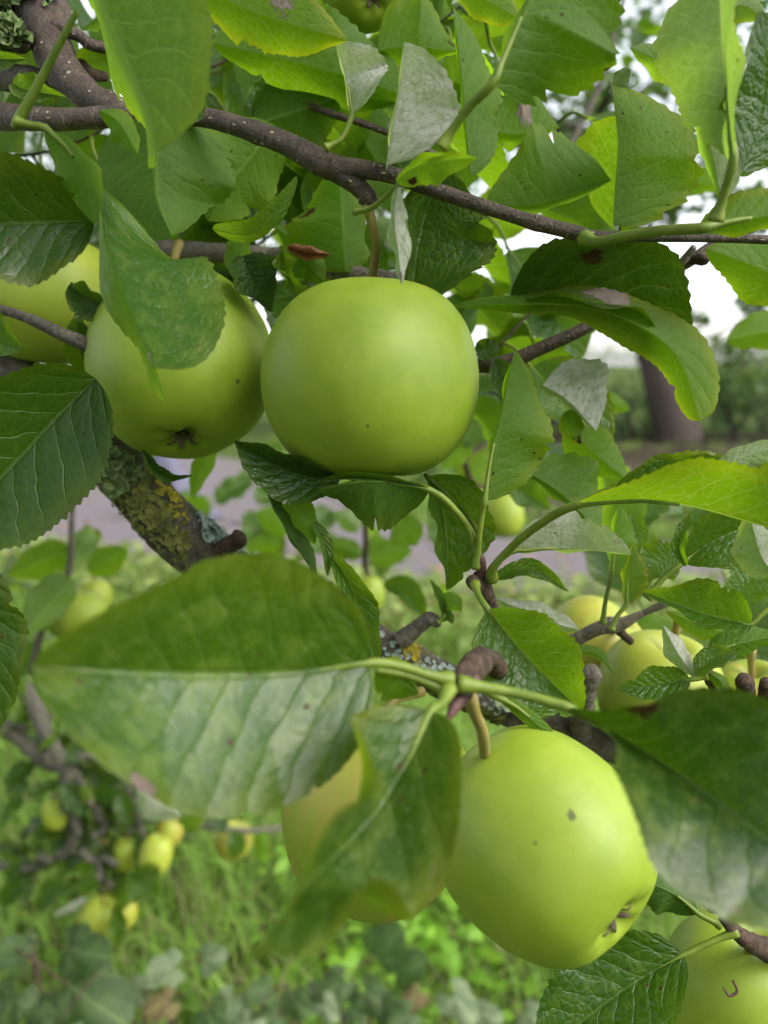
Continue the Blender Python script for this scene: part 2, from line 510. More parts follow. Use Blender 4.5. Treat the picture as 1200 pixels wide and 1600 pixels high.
def leaf_mesh(mid, L, N0, Wl, Wr, al, ar, up=1.0, teeth=24, sub=3, peak=0.42, cup=0.0, wave=0.0, wfreq=2.5,
              seed=0, saw=0.055, groove=0.0005, a=0.62, bite=1.0):
    """blade from a midrib curve: L = image-left lateral, N0 = towards viewer, al/ar = per-sample side angles"""
    rs = random.Random(seed)
    n = len(mid) - 1
    t = np.linspace(0, 1, n + 1)
    w = width_profile(t, peak, a)
    cols = [-c for c in COLS] + [0.0] + COLS[::-1]
    ncol = len(cols)
    V = np.zeros((n + 1, ncol, 3))
    UV = np.zeros((n + 1, ncol, 2))
    jit = [[rs.uniform(0.5, 1.35) for _ in range(teeth + 2)] for _ in range(2)]
    ph = [rs.uniform(0, 6.28), rs.uniform(0, 6.28)]
    bites = [[(rs.uniform(0.15, 0.95), rs.uniform(0.008, 0.03), rs.uniform(0.06, 0.22)) for _ in range(rs.choice([0, 0, 1, 1, 2, 3]))] for _ in range(2)]
    for i in range(n + 1):
        for sgn in (-1, 1):
            W = Wl[i] if sgn < 0 else Wr[i]
            a0 = al[i] if sgn < 0 else ar[i]
            lat = L[i] * (1 if sgn < 0 else -1)
            xs = sorted(COLS)
            pos = mid[i].copy()
            prev = 0.0
            k = i // sub
            f = (i % sub) / sub
            tooth = (f * 1.5 if f < 0.9 else 0) * jit[0 if sgn < 0 else 1][min(k, teeth)] * saw if 0.04 < t[i] < 0.985 else 0
            for q, xx in enumerate(xs):
                smid = (xx + prev) / 2
                an = a0 + cup * up * (smid - 0.35)
                stepw = (xx - prev) * W * w[i]
                if xx > 0.5:
                    for b0, bw, ba in bites[0 if sgn < 0 else 1]: stepw *= 1 - bite * min(0.9, ba * 2.6) * math.exp(-((t[i] - b0) / bw) ** 2)
                if q == len(xs) - 1:
                    stepw += tooth * W * min(1, w[i] * 1.3)
                pos = pos + (lat * math.cos(an) + N0[i] * math.sin(an)) * stepw
                off = wave * W * xx * xx * math.sin(wfreq * 6.28 * t[i] + ph[0 if sgn < 0 else 1]) * min(1, 4 * t[i] * (1 - t[i]) + 0.1)
                nn = N0[i] * math.cos(an) - lat * math.sin(an)
                j = cols.index(sgn * xx)
                V[i, j] = pos + nn * off
                UV[i, j] = (sgn * xx * up * 0.5 + 0.5, t[i])
                prev = xx
        j = len(COLS)
        V[i, j] = mid[i] - N0[i] * up * groove * (1 - 0.8 * t[i])
        UV[i, j] = (0.5, t[i])
    Fc = []
    for i in range(n):
        for j in range(ncol - 1):
            q = (i * ncol + j, i * ncol + j + 1, (i + 1) * ncol + j + 1, (i + 1) * ncol + j)
            Fc.append(q if up > 0 else q[::-1])
    return V.reshape(-1, 3), Fc, UV.reshape(-1, 2)

LEAF_N = [0]
NLEAF = {'count': 0}

def hand_leaf(tree, pts, d, wl, wr, face='T', zl=None, zr=None, W=None, pet=None, dp=None, label=None, res=1.0,
              cup=0.25, wave=0.075, peak=0.42, pr=0.0010, mat=None, a=0.62, wfreq=2.5, saw=0.055, bite=1.0, **props):
    """one leaf: pts = midrib seen in the photo from base to tip, d = its depth(s), wl/wr = visible half widths"""
    LEAF_N[0] += 1
    seed = LEAF_N[0]
    if face == 'T': props.setdefault('dark', 0.45)
    wr_ = random.Random(seed * 7)
    props.setdefault('burn', wr_.choice([0.0, 0.2, 0.5])); props.setdefault('spots', wr_.uniform(0.1, 0.5)); props.setdefault('yellow', wr_.uniform(0.0, 0.2))
    nd = len(pts)
    ds = [d] * nd if isinstance(d, (int, float)) else list(np.interp(np.linspace(0, 1, nd), np.linspace(0, 1, len(d)), d))
    w3 = [P(x, y, k) for (x, y), k in zip(pts, ds)]
    Lpx = sum(math.hypot(pts[i + 1][0] - pts[i][0], pts[i + 1][1] - pts[i][1]) for i in range(nd - 1))
    teeth = int(max(12, min(30, Lpx / 14)) * res)
    n = teeth * 3
    mid = spline([tuple(v) for v in w3], n)
    Ls, Ns = [], []
    for i in range(n + 1):
        T = Vector(mid[min(i + 1, n)] - mid[max(i - 1, 0)]).normalized()
        Vv = (EYE - Vector(mid[i])).normalized()
        L = Vv.cross(T)
        L.normalize()
        Ls.append(np.array(L)); Ns.append(np.array(T.cross(L)))
    up = 1.0 if face == 'T' else -1.0
    zl = up if zl is None else zl
    zr = up if zr is None else zr
    def side(wpx):
        return np.atleast_1d(wpx).astype(float)
    wl_, wr_ = side(wl), side(wr)
    Wmax = max(np.abs(wl_).max(), np.abs(wr_).max()) * 1.04 if W is None else W
    tt = np.linspace(0, 1, n + 1)
    dm = np.interp(tt, np.linspace(0, 1, len(ds)), ds)
    def build(arr, z):
        app = np.interp(tt, np.linspace(0, 1, len(arr)), arr)
        an = np.arccos(np.clip(app / Wmax, -1, 1)) * z
        return an
    al, ar = build(wl_, zl), build(wr_, zr)
    Wm = np.full(n + 1, Wmax) * np.mean(ds) / F
    V, Fc, UV = leaf_mesh(mid, np.array(Ls), np.array(Ns), Wm, Wm, al, ar, up, teeth, 3, peak, cup, wave, wfreq, seed, saw=saw, a=a, bite=bite)
    o = mesh_obj('leaf', V, Fc, mat or M_LEAF, tree, w3[0], UV)
    NLEAF['count'] += 1
    for k, v in props.items(): o[k] = v
    o['asp'] = float(min(1.1, 2 * Wmax / Lpx))
    if 'patch' in props:
        o['patch_u'], o['patch_v'], o['patch_r'], o['patch_grey'] = props['patch']
        del o['patch']
    if label: o['label'] = label
    if pet:
        dpl = dp or [ds[0]] * len(pet)
        q = [P(x, y, k) for (x, y), k in zip(pet, dpl)]
        ext = spline([tuple(v) for v in w3], 8)[:4]
        pp = q + [Vector(e) - Vector(Ns[0]) * up * (0.0004 if up < 0 else 0.0003 + 0.0006 * k_) for k_, e in enumerate(ext)]
        rr = [pr * 1.35] + [pr] * len(q) + [pr * 0.7, pr * 0.55, pr * 0.4]
        tv, tf, tu = tube(pp, rr[:len(pp)], 8, None, 0.10, [(0.02, 0.06, 0.35)], seed)
        mesh_obj('petiole', tv, tf, M_PETIOLE, o, q[0], tu)
    return o

def proto_leaf(length, width, seed, fold=0.3, droop=0.25, twist=0.2):
    """a whole leaf with its stalk about the origin, growing along +Y, upper face up"""
    rs = random.Random(seed)
    teeth, sub = 14, 2
    n = teeth * sub
    mid = []
    L, N0 = [], []
    pl = length * 0.35
    for i in range(n + 1):
        t = i / n
        bend = droop * t * t
        y = pl + length * t
        mid.append((math.sin(t * 2 + seed) * length * 0.03, y, -bend * length))
        tw = twist * t
        L.append((-math.cos(tw), 0, -math.sin(tw)))
        T = Vector((0, 1, -2 * droop * t)).normalized()
        N0.append(tuple(T.cross(Vector(L[-1])) * 1.0))
    mid, L, N0 = np.array(mid), np.array(L), np.array(N0)
    f = np.full(n + 1, fold)
    V, Fc, UV = leaf_mesh(mid, L, N0, np.full(n + 1, width), np.full(n + 1, width), f, f * rs.uniform(0.5, 1.3), 1.0, teeth, sub,
                          rs.uniform(0.38, 0.46), rs.uniform(0, 0.5), rs.uniform(0.05, 0.16), rs.uniform(1.5, 3), seed)
    tv, tf, tu = tube([Vector((0, 0, 0)), Vector((0, pl * 0.5, 0.004)), Vector(mid[0]), Vector(mid[n // 3])],
                      [0.0012, 0.0009, 0.0009, 0.0004], 6, 8)
    k = len(V)
    me = mesh_obj('leaf', np.vstack([V, np.array([list(v) for v in tv])]), Fc + [tuple(a + k for a in q) for q in tf], M_LEAF,
                  uvs=np.vstack([UV, np.array(tu)]), mesh_only=True)
    me.materials.append(M_PETIOLE)
    for i in range(len(Fc), len(me.polygons)):
        me.polygons[i].material_index = 1
    return me

PROTO = [proto_leaf(random.uniform(0.062, 0.085), random.uniform(0.021, 0.028), 100 + i, random.uniform(0.1, 0.6),
                    random.uniform(0.0, 0.4), random.uniform(-0.5, 0.5)) for i in range(9)]

def free_leaf(tree, base, direction, upv, scale=1.0, me=None, **props):
    o = bpy.data.objects.new('leaf', me or random.choice(PROTO))
    C.objects.link(o)
    y = Vector(direction).normalized()
    z = Vector(upv)
    z = (z - y * z.dot(y)).normalized()
    x = y.cross(z)
    o.rotation_euler = Matrix((x, y, z)).transposed().to_euler()
    o.scale = (scale,) * 3
    put(o, base, tree)
    o['asp'] = 0.62
    for k, v in props.items(): o[k] = v
    NLEAF['count'] += 1
    return o

def branch(tree, name, pts, mat, sides=12, rough=0.05, seed=0, knots=(), n=None, label=None):
    """pts: (px, py, depth, radius in photo pixels)"""
    w = [P(x, y, d) for x, y, d, r in pts]
    rr = [r * d / F for x, y, d, r in pts]
    V, Fc, UV = tube(w, rr, sides, n or max(10, 10 * (len(pts) - 1)), rough, knots, seed)
    o = mesh_obj(name, V, Fc, mat, tree, w[0], UV)
    if label: o['label'] = label
    return o

CLEAR = [(940, 520, 1130, 720), (1060, 400, 1220, 690), (840, 840, 960, 930), (120, 720, 235, 870), (735, 750, 840, 850), (540, 885, 625, 975), (60, 915, 185, 1010)]     # openings between the boughs
def leafy_twig(tree, pts, n, size=1.0, r0=4, r1=2, mat=None, jitter=0.5, spread=1.0, **props):
    """a small shoot with leaves set alternately along it"""
    w = [P(x, y, d) for x, y, d in pts]
    rr = np.linspace(r0, r1, len(pts)) * 0.3 / F
    V, Fc, UV = tube(w, list(rr), 7, 6 * (len(pts) - 1))
    mesh_obj('twig', V, Fc, mat or M_TWIG, tree, w[0], UV)
    q = [Vector(v) for v in spline([tuple(v) for v in w], 40)]
    for i in range(n):
        f = 0.08 + 0.92 * (i + random.uniform(-0.2, 0.2)) / max(1, n - 1)
        k = max(1, min(39, int(f * 40)))
        T = (q[k + 1 if k < 40 else k] - q[k - 1]).normalized()
        an = i * 2.4 + random.uniform(-0.5, 0.5)
        side = T.orthogonal()
        side.rotate(Quaternion(T, an))
        dr = T * random.uniform(0.1, 0.8) + side * spread + Vector((0, 0, random.uniform(-0.75, 0.25)))
        upv = Vector((random.uniform(-0.6, 0.6), random.uniform(-0.9, 0.5), 1.0))
        tip = q[k] + dr.normalized() * 0.07 * size - EYE
        vx, vy = 600 + F * tip.dot(RIGHT) / tip.dot(FWD), 800 - F * tip.dot(UP) / tip.dot(FWD)
        if any(x0 < vx < x1 and y0 < vy < y1 for x0, y0, x1, y1 in CLEAR): continue
        pr = dict(yellow=max(0, random.gauss(0.12, 0.16)), spots=max(0, random.gauss(0.25, 0.3)), dust=random.random() * 0.5,
                  dark=random.random() * 0.6)
        pr.update(props)
        free_leaf(tree, q[k], dr, upv, size * random.uniform(0.75, 1.15), **pr)

# ---------------------------------------------------------------- apple builder
def apple_mesh(R, hgt=0.88, lobes=0.035, seed=0, cav=0.30, basin=0.16, taper=0.06, nu=40, nv=48):
    V, UV, Fc = [], [], []
    rs = random.Random(seed)
    ph = rs.uniform(0, 6.28)
    ox = rs.uniform(0, 50)
    for i in range(nu + 1):
        u = i / nu
        th = math.pi * u
        z0 = math.cos(th)
        rho0 = math.sin(th) ** 0.75 if 0 < u < 1 else 0.0
        for j in range(nv):
            an = 2 * math.pi * j / nv
            rho = rho0 * (1 - taper * (1 - z0) * 0.5 + taper * 0.3)
            lob = 1 + lobes * (u ** 2.2) * math.cos(5 * an + ph) + 0.014 * math.cos(2 * an + ph * 2)
            rho *= lob
            z = z0 * hgt
            z -= cav * math.exp(-(rho / 0.26) ** 2) if z0 > 0 else 0
            bz = basin * (1 + 0.35 * math.cos(5 * an + ph) * min(1, rho / 0.2))
            z += bz * math.exp(-(rho / 0.24) ** 2) if z0 < 0 else 0
            p = Vector((rho * math.cos(an), rho * math.sin(an), z))
            p *= 1 + 0.022 * noise.noise(p * 1.3 + Vector((ox, 0, 0)))
            V.append(p * R); UV.append((j / nv, u))
    for i in range(nu):
        for j in range(nv):
            a, b = i * nv + j, i * nv + (j + 1) % nv
            Fc.append((a, a + nv, b + nv, b))
    return V, Fc, UV

def apple(px, py, d, rpx, axis=(0, 0, 1), label='', group='green apples on the near branches', hgt=0.88, seed=1, stalk=None, detail=True,
          calyx=True, spin=0.0, cav=0.30, basin=0.16, world_pos=None, bruise=None, **props):
    """axis = direction calyx -> stalk in view terms (right, up, towards camera)"""
    R = rpx * d / F
    c = world_pos or P(px, py, d)
    ax = (RIGHT * axis[0] + UP * axis[1] - FWD * axis[2]).normalized()
    q = Vector((0, 0, 1)).rotation_difference(ax) @ Quaternion((0, 0, 1), spin)
    res = (40, 48) if detail else (18, 20)
    V, Fc, UV = apple_mesh(R, hgt, seed=seed, nu=res[0], nv=res[1], cav=cav, basin=basin)
    V = [c + q @ v for v in V]
    o = mesh_obj('apple', V, Fc, M_APPLE, None, c, UV)
    tag(o, label, 'apple', group)
    for k, v in props.items(): o[k] = v
    if bruise:                       # one dark scab where the photo shows it
        best = min((v for v in V if (v - c).dot(EYE - c) > 0),
                   key=lambda v: math.hypot(600 + F * (v - EYE).dot(RIGHT) / (v - EYE).dot(FWD) - bruise[0], 800 - F * (v - EYE).dot(UP) / (v - EYE).dot(FWD) - bruise[1]))
        o['bruised'] = 1.0
        o['bruise_r'] = bruise[2] if len(bruise) > 2 else 0.0017
        for k, q_ in zip('xyz', best - c): o['bruise_' + k] = float(q_)
    # stalk
    base = c + q @ Vector((0, 0, R * (hgt - cav)))
    if stalk:
        tops = [P(*s) for s in stalk]
    else:
        tops = [base + ax * R * 0.35, base + ax * R * 0.62 + Vector((0, 0, R * 0.12))]
    rad = 0.0017 if detail else 0.0014
    tv, tf, tu = tube([base - ax * R * 0.05] + tops, [rad * 0.9] + [rad] * (len(tops) - 1) + [rad * 1.3], 8)
    mesh_obj('stalk', tv, tf, M_STALK, o, base, tu)
    if calyx:
        V, Fc = [], []
        zb = -R * (hgt - basin) + R * 0.005
        rs = random.Random(seed)
        for k in range(5 if detail else 4):
            an = 2 * math.pi * k / 5 + rs.uniform(-0.2, 0.2)
            e = Vector((math.cos(an), math.sin(an), 0)); s = Vector((-math.sin(an), math.cos(an), 0))
            ln, wd = R * rs.uniform(0.14, 0.22), R * 0.05
            m = len(V)
            for f in range(5):
                g = f / 4
                cpt = e * (R * 0.03 + ln * g) + Vector((0, 0, zb - R * 0.13 * math.sin(g * 2.2) - R * rs.uniform(0, 0.02)))
                ww = wd * (1 - g) ** 0.7
                V += [cpt - s * ww, cpt + Vector((0, 0, -R * 0.012)), cpt + s * ww]
            for f in range(4):
                b = m + f * 3
                Fc += [(b, b + 1, b + 4, b + 3), (b + 1, b + 2, b + 5, b + 4)]
        m = len(V)                                     # dried eye in the middle
        for k in range(8):
            an = 2 * math.pi * k / 8
            V.append(Vector((math.cos(an) * R * 0.055, math.sin(an) * R * 0.055, zb - R * 0.012)))
        V.append(Vector((0, 0, zb - R * 0.06)))
        Fc += [(m + k, m + 8, m + (k + 1) % 8) for k in range(8)]
        mesh_obj('calyx', [c + q @ v for v in V], Fc, M_CALYX, o, c + q @ Vector((0, 0, zb)))
    return o

def lichen(parent, pts, rng, ang, n, size, mat, seed=0, name='lichen', lift=0.5, axis_y=False):
    """small ruffled lobes sitting on a branch; pts as for branch(), rng = stretch of it in photo pixels, ang = sector (0 = towards viewer, + = up)"""
    rs = random.Random(seed)
    w = [tuple(P(x, y, d)) + (r * d / F,) for x, y, d, r in pts]
    q = spline(w, 200)
    V, Fc = [], []
    px = [600 + F * (Vector(r[:3]) - EYE).dot(RIGHT) / (Vector(r[:3]) - EYE).dot(FWD) for r in q]
    if axis_y: px = [800 - F * (Vector(r[:3]) - EYE).dot(UP) / (Vector(r[:3]) - EYE).dot(FWD) for r in q]
    ok = [k for k in range(1, 200) if rng[0] <= px[k] <= rng[1]]
    mm = (ok[0], ok[-1])
    for _ in range(n):
        f = rs.uniform(mm[0], mm[1] - 0.01) if rs.random() < 0.5 else rs.triangular(mm[0], mm[1] - 0.01)
        k = max(1, min(198, int(f)))
        fr = f - int(f)
        p = Vector(q[k][:3]) * (1 - fr) + Vector(q[k + 1][:3]) * fr; r = q[k][3] * (1 - fr) + q[k + 1][3] * fr
        T = Vector(q[k + 1][:3] - q[k - 1][:3]).normalized()
        toward = (EYE - p).normalized()
        toward = (toward - T * toward.dot(T)).normalized()
        upn = T.cross(toward)
        if upn.z < 0: upn = -upn
        an = rs.triangular(ang[0], ang[1])
        nrm = toward * math.cos(an) + upn * math.sin(an)
        c = p + nrm * (r * 0.98)
        s = size * rs.uniform(0.5, 1.3)
        e1 = (T + Vector((rs.uniform(-1, 1), rs.uniform(-1, 1), rs.uniform(-1, 1))) * 0.9).normalized()
        e1 = (e1 - nrm * e1.dot(nrm)).normalized()
        e2 = nrm.cross(e1)
        m = len(V)
        V.append(c + nrm * s * 0.1)
        kk = 7
        for i in range(kk):
            a2 = 2 * math.pi * i / kk
            rr = s * rs.uniform(0.55, 1.1)
            V.append(c + e1 * math.cos(a2) * rr + e2 * math.sin(a2) * rr + nrm * s * lift * rs.uniform(0.1, 1.1))
        for i in range(kk):
            Fc.append((m, m + 1 + i, m + 1 + (i + 1) % kk))
    o = mesh_obj(name, V, Fc, mat, parent, world_of(parent), smooth=False)
    o['kind'] = 'stuff'
    return o

# ================================================================= THE APPLE TREE
trunk_base = G(-420, 1500) * 1.0
trunk_base = Vector((-0.62, 0.62, 0.0))
tree = empty('apple_tree', trunk_base)
tag(tree, 'old apple tree with lichen on its limbs reaching across the whole view', 'apple tree')
tb = trunk_base
V, Fc, UV = tube([tb + Vector((0, 0, -0.05)), tb + Vector((0.02, 0, 0.5)), tb + Vector((0.0, 0.02, 1.1)), tb + Vector((0.05, 0, 1.5)),
                  tb + Vector((0.03, 0.05, 2.1))], [0.13, 0.10, 0.095, 0.08, 0.05], 20, 40, 0.08)
mesh_obj('trunk', V, Fc, M_LIMB, tree, tb, UV)

# limbs and twigs -------------------------------------------------
LIMB = [(-900, 520, 0.55, 45), (-400, 470, 0.47, 40), (-80, 545, 0.385, 38), (40, 598, 0.37, 38), (110, 655, 0.355, 41), (185, 728, 0.345, 45), (265, 820, 0.345, 45),
        (340, 885, 0.35, 42), (450, 950, 0.355, 33), (590, 1005, 0.345, 28), (680, 1055, 0.345, 28), (770, 1098, 0.35, 27), (880, 1140, 0.36, 24),
        (1020, 1190, 0.38, 20), (1250, 1250, 0.42, 15)]
limb = branch(tree, 'branch', LIMB, M_LIMB, 28, 0.13, 3, n=190, label='thick grey limb with yellow and grey lichen')
lichen(limb, LIMB, (275, 352), (0.5, 1.6), 190, 0.0026, M_LICHEN_GREY, 2, lift=0.9)
lichen(limb, LIMB, (200, 300), (0.3, 1.4), 70, 0.0015, M_LICHEN_YEL, 3)
lichen(limb, LIMB, (130, 330), (-1.5, 0.9), 520, 0.0015, M_MOSS, 4, 'moss')
lichen(limb, LIMB, (150, 225), (-0.9, 0.5), 170, 0.0024, M_LICHEN_GRN, 5, lift=1.2)
lichen(limb, LIMB, (580, 800), (-1.5, 1.2), 220, 0.0013, M_LICHEN_GREY, 6)
lichen(limb, LIMB, (608, 660), (0.0, 1.4), 80, 0.0015, M_LICHEN_YEL, 7)
lichen(limb, LIMB, (640, 790), (-1.6, -0.3), 320, 0.0018, M_MOSS, 8, 'moss')
branch(tree, 'spur', [(335, 872, 0.345, 18), (360, 850, 0.335, 13), (376, 840, 0.33, 12), (380, 837, 0.329, 3)], M_SPUR, 16, 0.4, 5, n=40)
branch(tree, 'spur', [(628, 1000, 0.338, 15), (655, 978, 0.333, 12), (672, 966, 0.33, 11), (684, 974, 0.328, 8), (688, 977, 0.327, 2)], M_GREYTWIG, 12, 0.16, 6)

UPLIMB = [(-700, 160, 0.50, 60), (-300, 60, 0.40, 46), (-60, 10, 0.34, 42), (60, 8, 0.315, 38), (78, 62, 0.305, 33), (98, 110, 0.30, 30), (140, 150, 0.295, 23), (178, 168, 0.29, 20), (205, 186, 0.285, 15)]
uplimb = branch(tree, 'branch', UPLIMB, M_TWIG, 20, 0.10, 9, n=110)
lichen(uplimb, UPLIMB, (-40, 50), (-0.7, 0.5), 260, 0.0030, M_LICHEN_GRN, 12, lift=1.3, axis_y=True)
UP2 = [(-120, 60, 0.33, 26), (-20, 52, 0.31, 23), (28, 62, 0.30, 20), (40, 75, 0.298, 8)]
up2 = branch(tree, 'branch', UP2, M_LIMB, 14, 0.15, 10)
lichen(up2, UP2, (-10, 40), (-1.2, 1.2), 160, 0.0030, M_LICHEN_GRN, 13, lift=1.2)
MAIN = [(-300, 175, 0.40, 30), (-60, 180, 0.32, 24), (30, 184, 0.295, 19), (90, 187, 0.287, 17), (150, 184, 0.283, 15), (220, 180, 0.281, 15), (300, 182, 0.279, 14), (340, 188, 0.277, 15), (395, 205, 0.274, 16),
        (455, 228, 0.271, 18), (505, 256, 0.268, 21), (530, 264, 0.267, 19), (560, 264, 0.266, 15), (610, 273, 0.265, 13), (680, 297, 0.265, 12), (760, 324, 0.264, 11), (830, 346, 0.263, 11), (905, 365, 0.262, 11.5),
        (930, 369, 0.262, 9), (1010, 370, 0.262, 8), (1140, 372, 0.26, 7.5), (1290, 380, 0.255, 6)]
main = branch(tree, 'branch', MAIN, M_TWIG, 18, 0.05, 4, n=200, knots=[(0.335, 0.006, 0.12), (0.475, 0.008, 0.12), (0.49, 0.006, 0.1), (0.60, 0.005, 0.1), (0.81, 0.006, 0.16)],
              label='reddish brown shoot with pale dots running across the top')
branch(tree, 'spur', [(515, 258, 0.267, 20), (548, 282, 0.268, 16), (568, 300, 0.269, 14), (578, 316, 0.270, 13), (582, 326, 0.27, 9)], M_TWIG, 14, 0.08, 8, knots=[(0.8, 0.05, 0.2)])
branch(tree, 'twig', [(85, 40, 0.30, 12), (125, 57, 0.30, 9), (150, 72, 0.30, 9), (260, 90, 0.31, 8)], M_TWIG, 10, 0.06, 2)
branch(tree, 'twig', [(-20, 120, 0.33, 20), (40, 122, 0.315, 20), (80, 135, 0.305, 16)], M_GREYTWIG, 10, 0.12, 2)
branch(tree, 'twig', [(120, 95, 0.315, 10), (140, 115, 0.318, 10), (165, 120, 0.325, 7)], M_SPUR, 10, 0.12, 2)
branch(tree, 'twig', [(-200, 430, 0.37, 14), (0, 483, 0.325, 8), (60, 505, 0.31, 9), (110, 528, 0.305, 11), (150, 545, 0.305, 12)], M_LIMB, 10, 0.14, 3)
RTW = [(640, 560, 0.36, 12), (750, 571, 0.33, 12), (800, 563, 0.325, 12), (850, 542, 0.32, 11), (905, 517, 0.315, 10), (960, 485, 0.312, 8), (1040, 428, 0.305, 9), (1078, 408, 0.30, 9), (1125, 378, 0.298, 8), (1260, 320, 0.29, 6)]
branch(tree, 'branch', RTW, M_TWIG, 12, 0.09, 7)
branch(tree, 'spur', [(1085, 404, 0.299, 9), (1100, 404, 0.295, 10), (1106, 400, 0.294, 6)], M_SPUR, 10, 0.2, 7)
branch(tree, 'spur', [(1045, 432, 0.304, 8), (1062, 414, 0.298, 7), (1085, 385, 0.292, 5)], M_GREYTWIG, 10, 0.05, 7)
# leafy spur in the middle and the bud below it
branch(tree, 'twig', [(830, 1120, 0.345, 12), (805, 1040, 0.315, 11), (778, 975, 0.295, 11), (765, 945, 0.288, 12), (757, 925, 0.285, 13), (752, 905, 0.283, 13), (748, 895, 0.282, 10)], M_SPUR, 12, 0.06, 4,
       knots=[(0.62, 0.02, 0.25), (0.7, 0.02, 0.2), (0.9, 0.03, 0.12)])
branch(tree, 'spur', [(752, 922, 0.284, 9), (742, 912, 0.279, 11), (737, 907, 0.276, 10), (735, 905, 0.275, 3)], M_SPUR, 12, 0.08, 4)
branch(tree, 'bud', [(752, 900, 0.282, 8), (752, 884, 0.280, 8), (752, 872, 0.279, 6), (751, 862, 0.279, 1)], M_BUD, 10, 0.1, 4)
branch(tree, 'spur', [(815, 1085, 0.33, 12), (785, 1055, 0.27, 15), (764, 1028, 0.225, 13), (746, 1036, 0.210, 21), (725, 1058, 0.198, 17), (706, 1076, 0.189, 11), (699, 1084, 0.186, 5)], M_SPUR, 20, 0.36, 15, n=60)
branch(tree, 'bud', [(738, 1062, 0.20, 14), (722, 1084, 0.194, 15), (708, 1108, 0.19, 9), (698, 1128, 0.188, 2)], M_BUD, 12, 0.25, 21)
# right hand twig among the far apples
branch(tree, 'branch', [(840, 1110, 0.355, 10), (880, 1020, 0.34, 10), (905, 997, 0.335, 11), (935, 982, 0.33, 11), (965, 975, 0.328, 12), (975, 973, 0.327, 10), (1005, 958, 0.325, 5.5), (1035, 945, 0.322, 6), (1080, 925, 0.32, 4)], M_GREYTWIG, 12, 0.1, 5,
       knots=[(0.62, 0.03, 0.2)])
branch(tree, 'spur', [(958, 975, 0.329, 9), (972, 990, 0.332, 7), (986, 1003, 0.335, 6)], M_SPUR, 10, 0.1, 5)
branch(tree, 'spur', [(905, 1150, 0.36, 16), (912, 1100, 0.335, 15), (918, 1070, 0.325, 15), (922, 1056, 0.322, 17), (925, 1048, 0.32, 14), (926, 1045, 0.319, 3)], M_GREYTWIG, 14, 0.3, 25)
branch(tree, 'spur', [(1150, 1110, 0.31, 12), (1125, 1078, 0.285, 14), (1108, 1056, 0.28, 11), (1098, 1045, 0.278, 8)], M_SPUR, 12, 0.12, 2)
branch(tree, 'spur', [(1168, 1120, 0.31, 15), (1165, 1080, 0.29, 14), (1163, 1062, 0.285, 13), (1163, 1057, 0.284, 4)], M_SPUR, 12, 0.14, 3)
branch(tree, 'spur', [(1196, 1120, 0.31, 14), (1198, 1085, 0.29, 13), (1198, 1066, 0.285, 11)], M_SPUR, 12, 0.14, 4)
branch(tree, 'branch', [(1330, 1420, 0.35, 22), (1230, 1480, 0.29, 20), (1185, 1478, 0.27, 16), (1150, 1455, 0.258, 11), (1128, 1430, 0.256, 9), (1126, 1426, 0.256, 2)], M_SPUR, 12, 0.16, 9)
branch(tree, 'branch', [(430, 400, 0.36, 14), (480, 400, 0.335, 16), (530, 425, 0.315, 15), (600, 436, 0.305, 13), (650, 445, 0.31, 10), (690, 500, 0.34, 8), (700, 560, 0.36, 9)], M_GREYTWIG, 12, 0.2, 6)
branch(tree, 'branch', [(-200, 330, 0.42, 20), (150, 380, 0.40, 18), (430, 400, 0.36, 14)], M_GREYTWIG, 12, 0.2, 6)
branch(tree, 'twig', [(470, 160, 0.32, 5), (520, 178, 0.31, 6), (600, 205, 0.31, 5), (700, 250, 0.33, 4)], M_TWIG, 8, 0.05, 6)

# leaves placed one by one -----------------------------------------
def LF(*a, **k): return hand_leaf(tree, *a, **k)

# nearest leaves, out of focus
LF([(577, 1036), (450, 1050), (330, 1053), (200, 1050), (48, 1040)], (0.182, 0.175, 0.165, 0.155, 0.145), [205, 210, 200, 150], [165, 175, 175, 110], 'T', W=215, cup=0.1, wave=0.02, peak=0.46, pr=0.0012, bite=0.12, saw=0.015,
   pet=[(705, 1062), (670, 1055), (620, 1040)], dp=[0.19, 0.188, 0.185], dust=0.75, dark=0.5, smooth=0.72, spots=0.35, yellow=0.2, patch=(0.03, 0.74, 0.035, 0.5), a=0.43,
   label='large blurred leaf folded along its midrib in front of the lower apples')
LF([(672, 1112), (640, 1185), (590, 1265), (530, 1330), (485, 1375), (430, 1450), (362, 1520)], (0.178, 0.17, 0.16, 0.15, 0.138, 0.118, 0.10), [110, 105, 140, 158, 120, 150, 100], [160, 140, 60, 35, 40, 30], 'T', W=165, bite=0.15, cup=0.5, wave=0.05, peak=0.34, pr=0.0012,
   pet=[(702, 1075), (690, 1100)], dp=[0.188, 0.182], saw=0.02, dust=0.7, smooth=0.45, dark=0.6, spots=0.35, yellow=0.35, burn=0.3, label='curled yellow edged leaf hanging in front of two apples')
LF([(888, 1106), (950, 1140), (1020, 1184), (1110, 1245), (1200, 1312), (1330, 1410)], (0.187, 0.185, 0.18, 0.17, 0.16, 0.15), [40, 70, 150, 180, 175], [4, 14, 60, 120, 160, 165], 'T', W=188, bite=0.2, saw=0.02, smooth=0.8, dark=1.0, cup=0.2, wave=0.05, peak=0.5, a=0.55, pr=0.0013,
   pet=[(715, 1068), (800, 1082), (870, 1100)], dp=[0.19, 0.19, 0.188], dust=0.6, spots=0.2, yellow=0.1, patch=(0.05, 0.25, 0.085, 0.0), label='large blurred leaf with a brown scorched edge at the right')
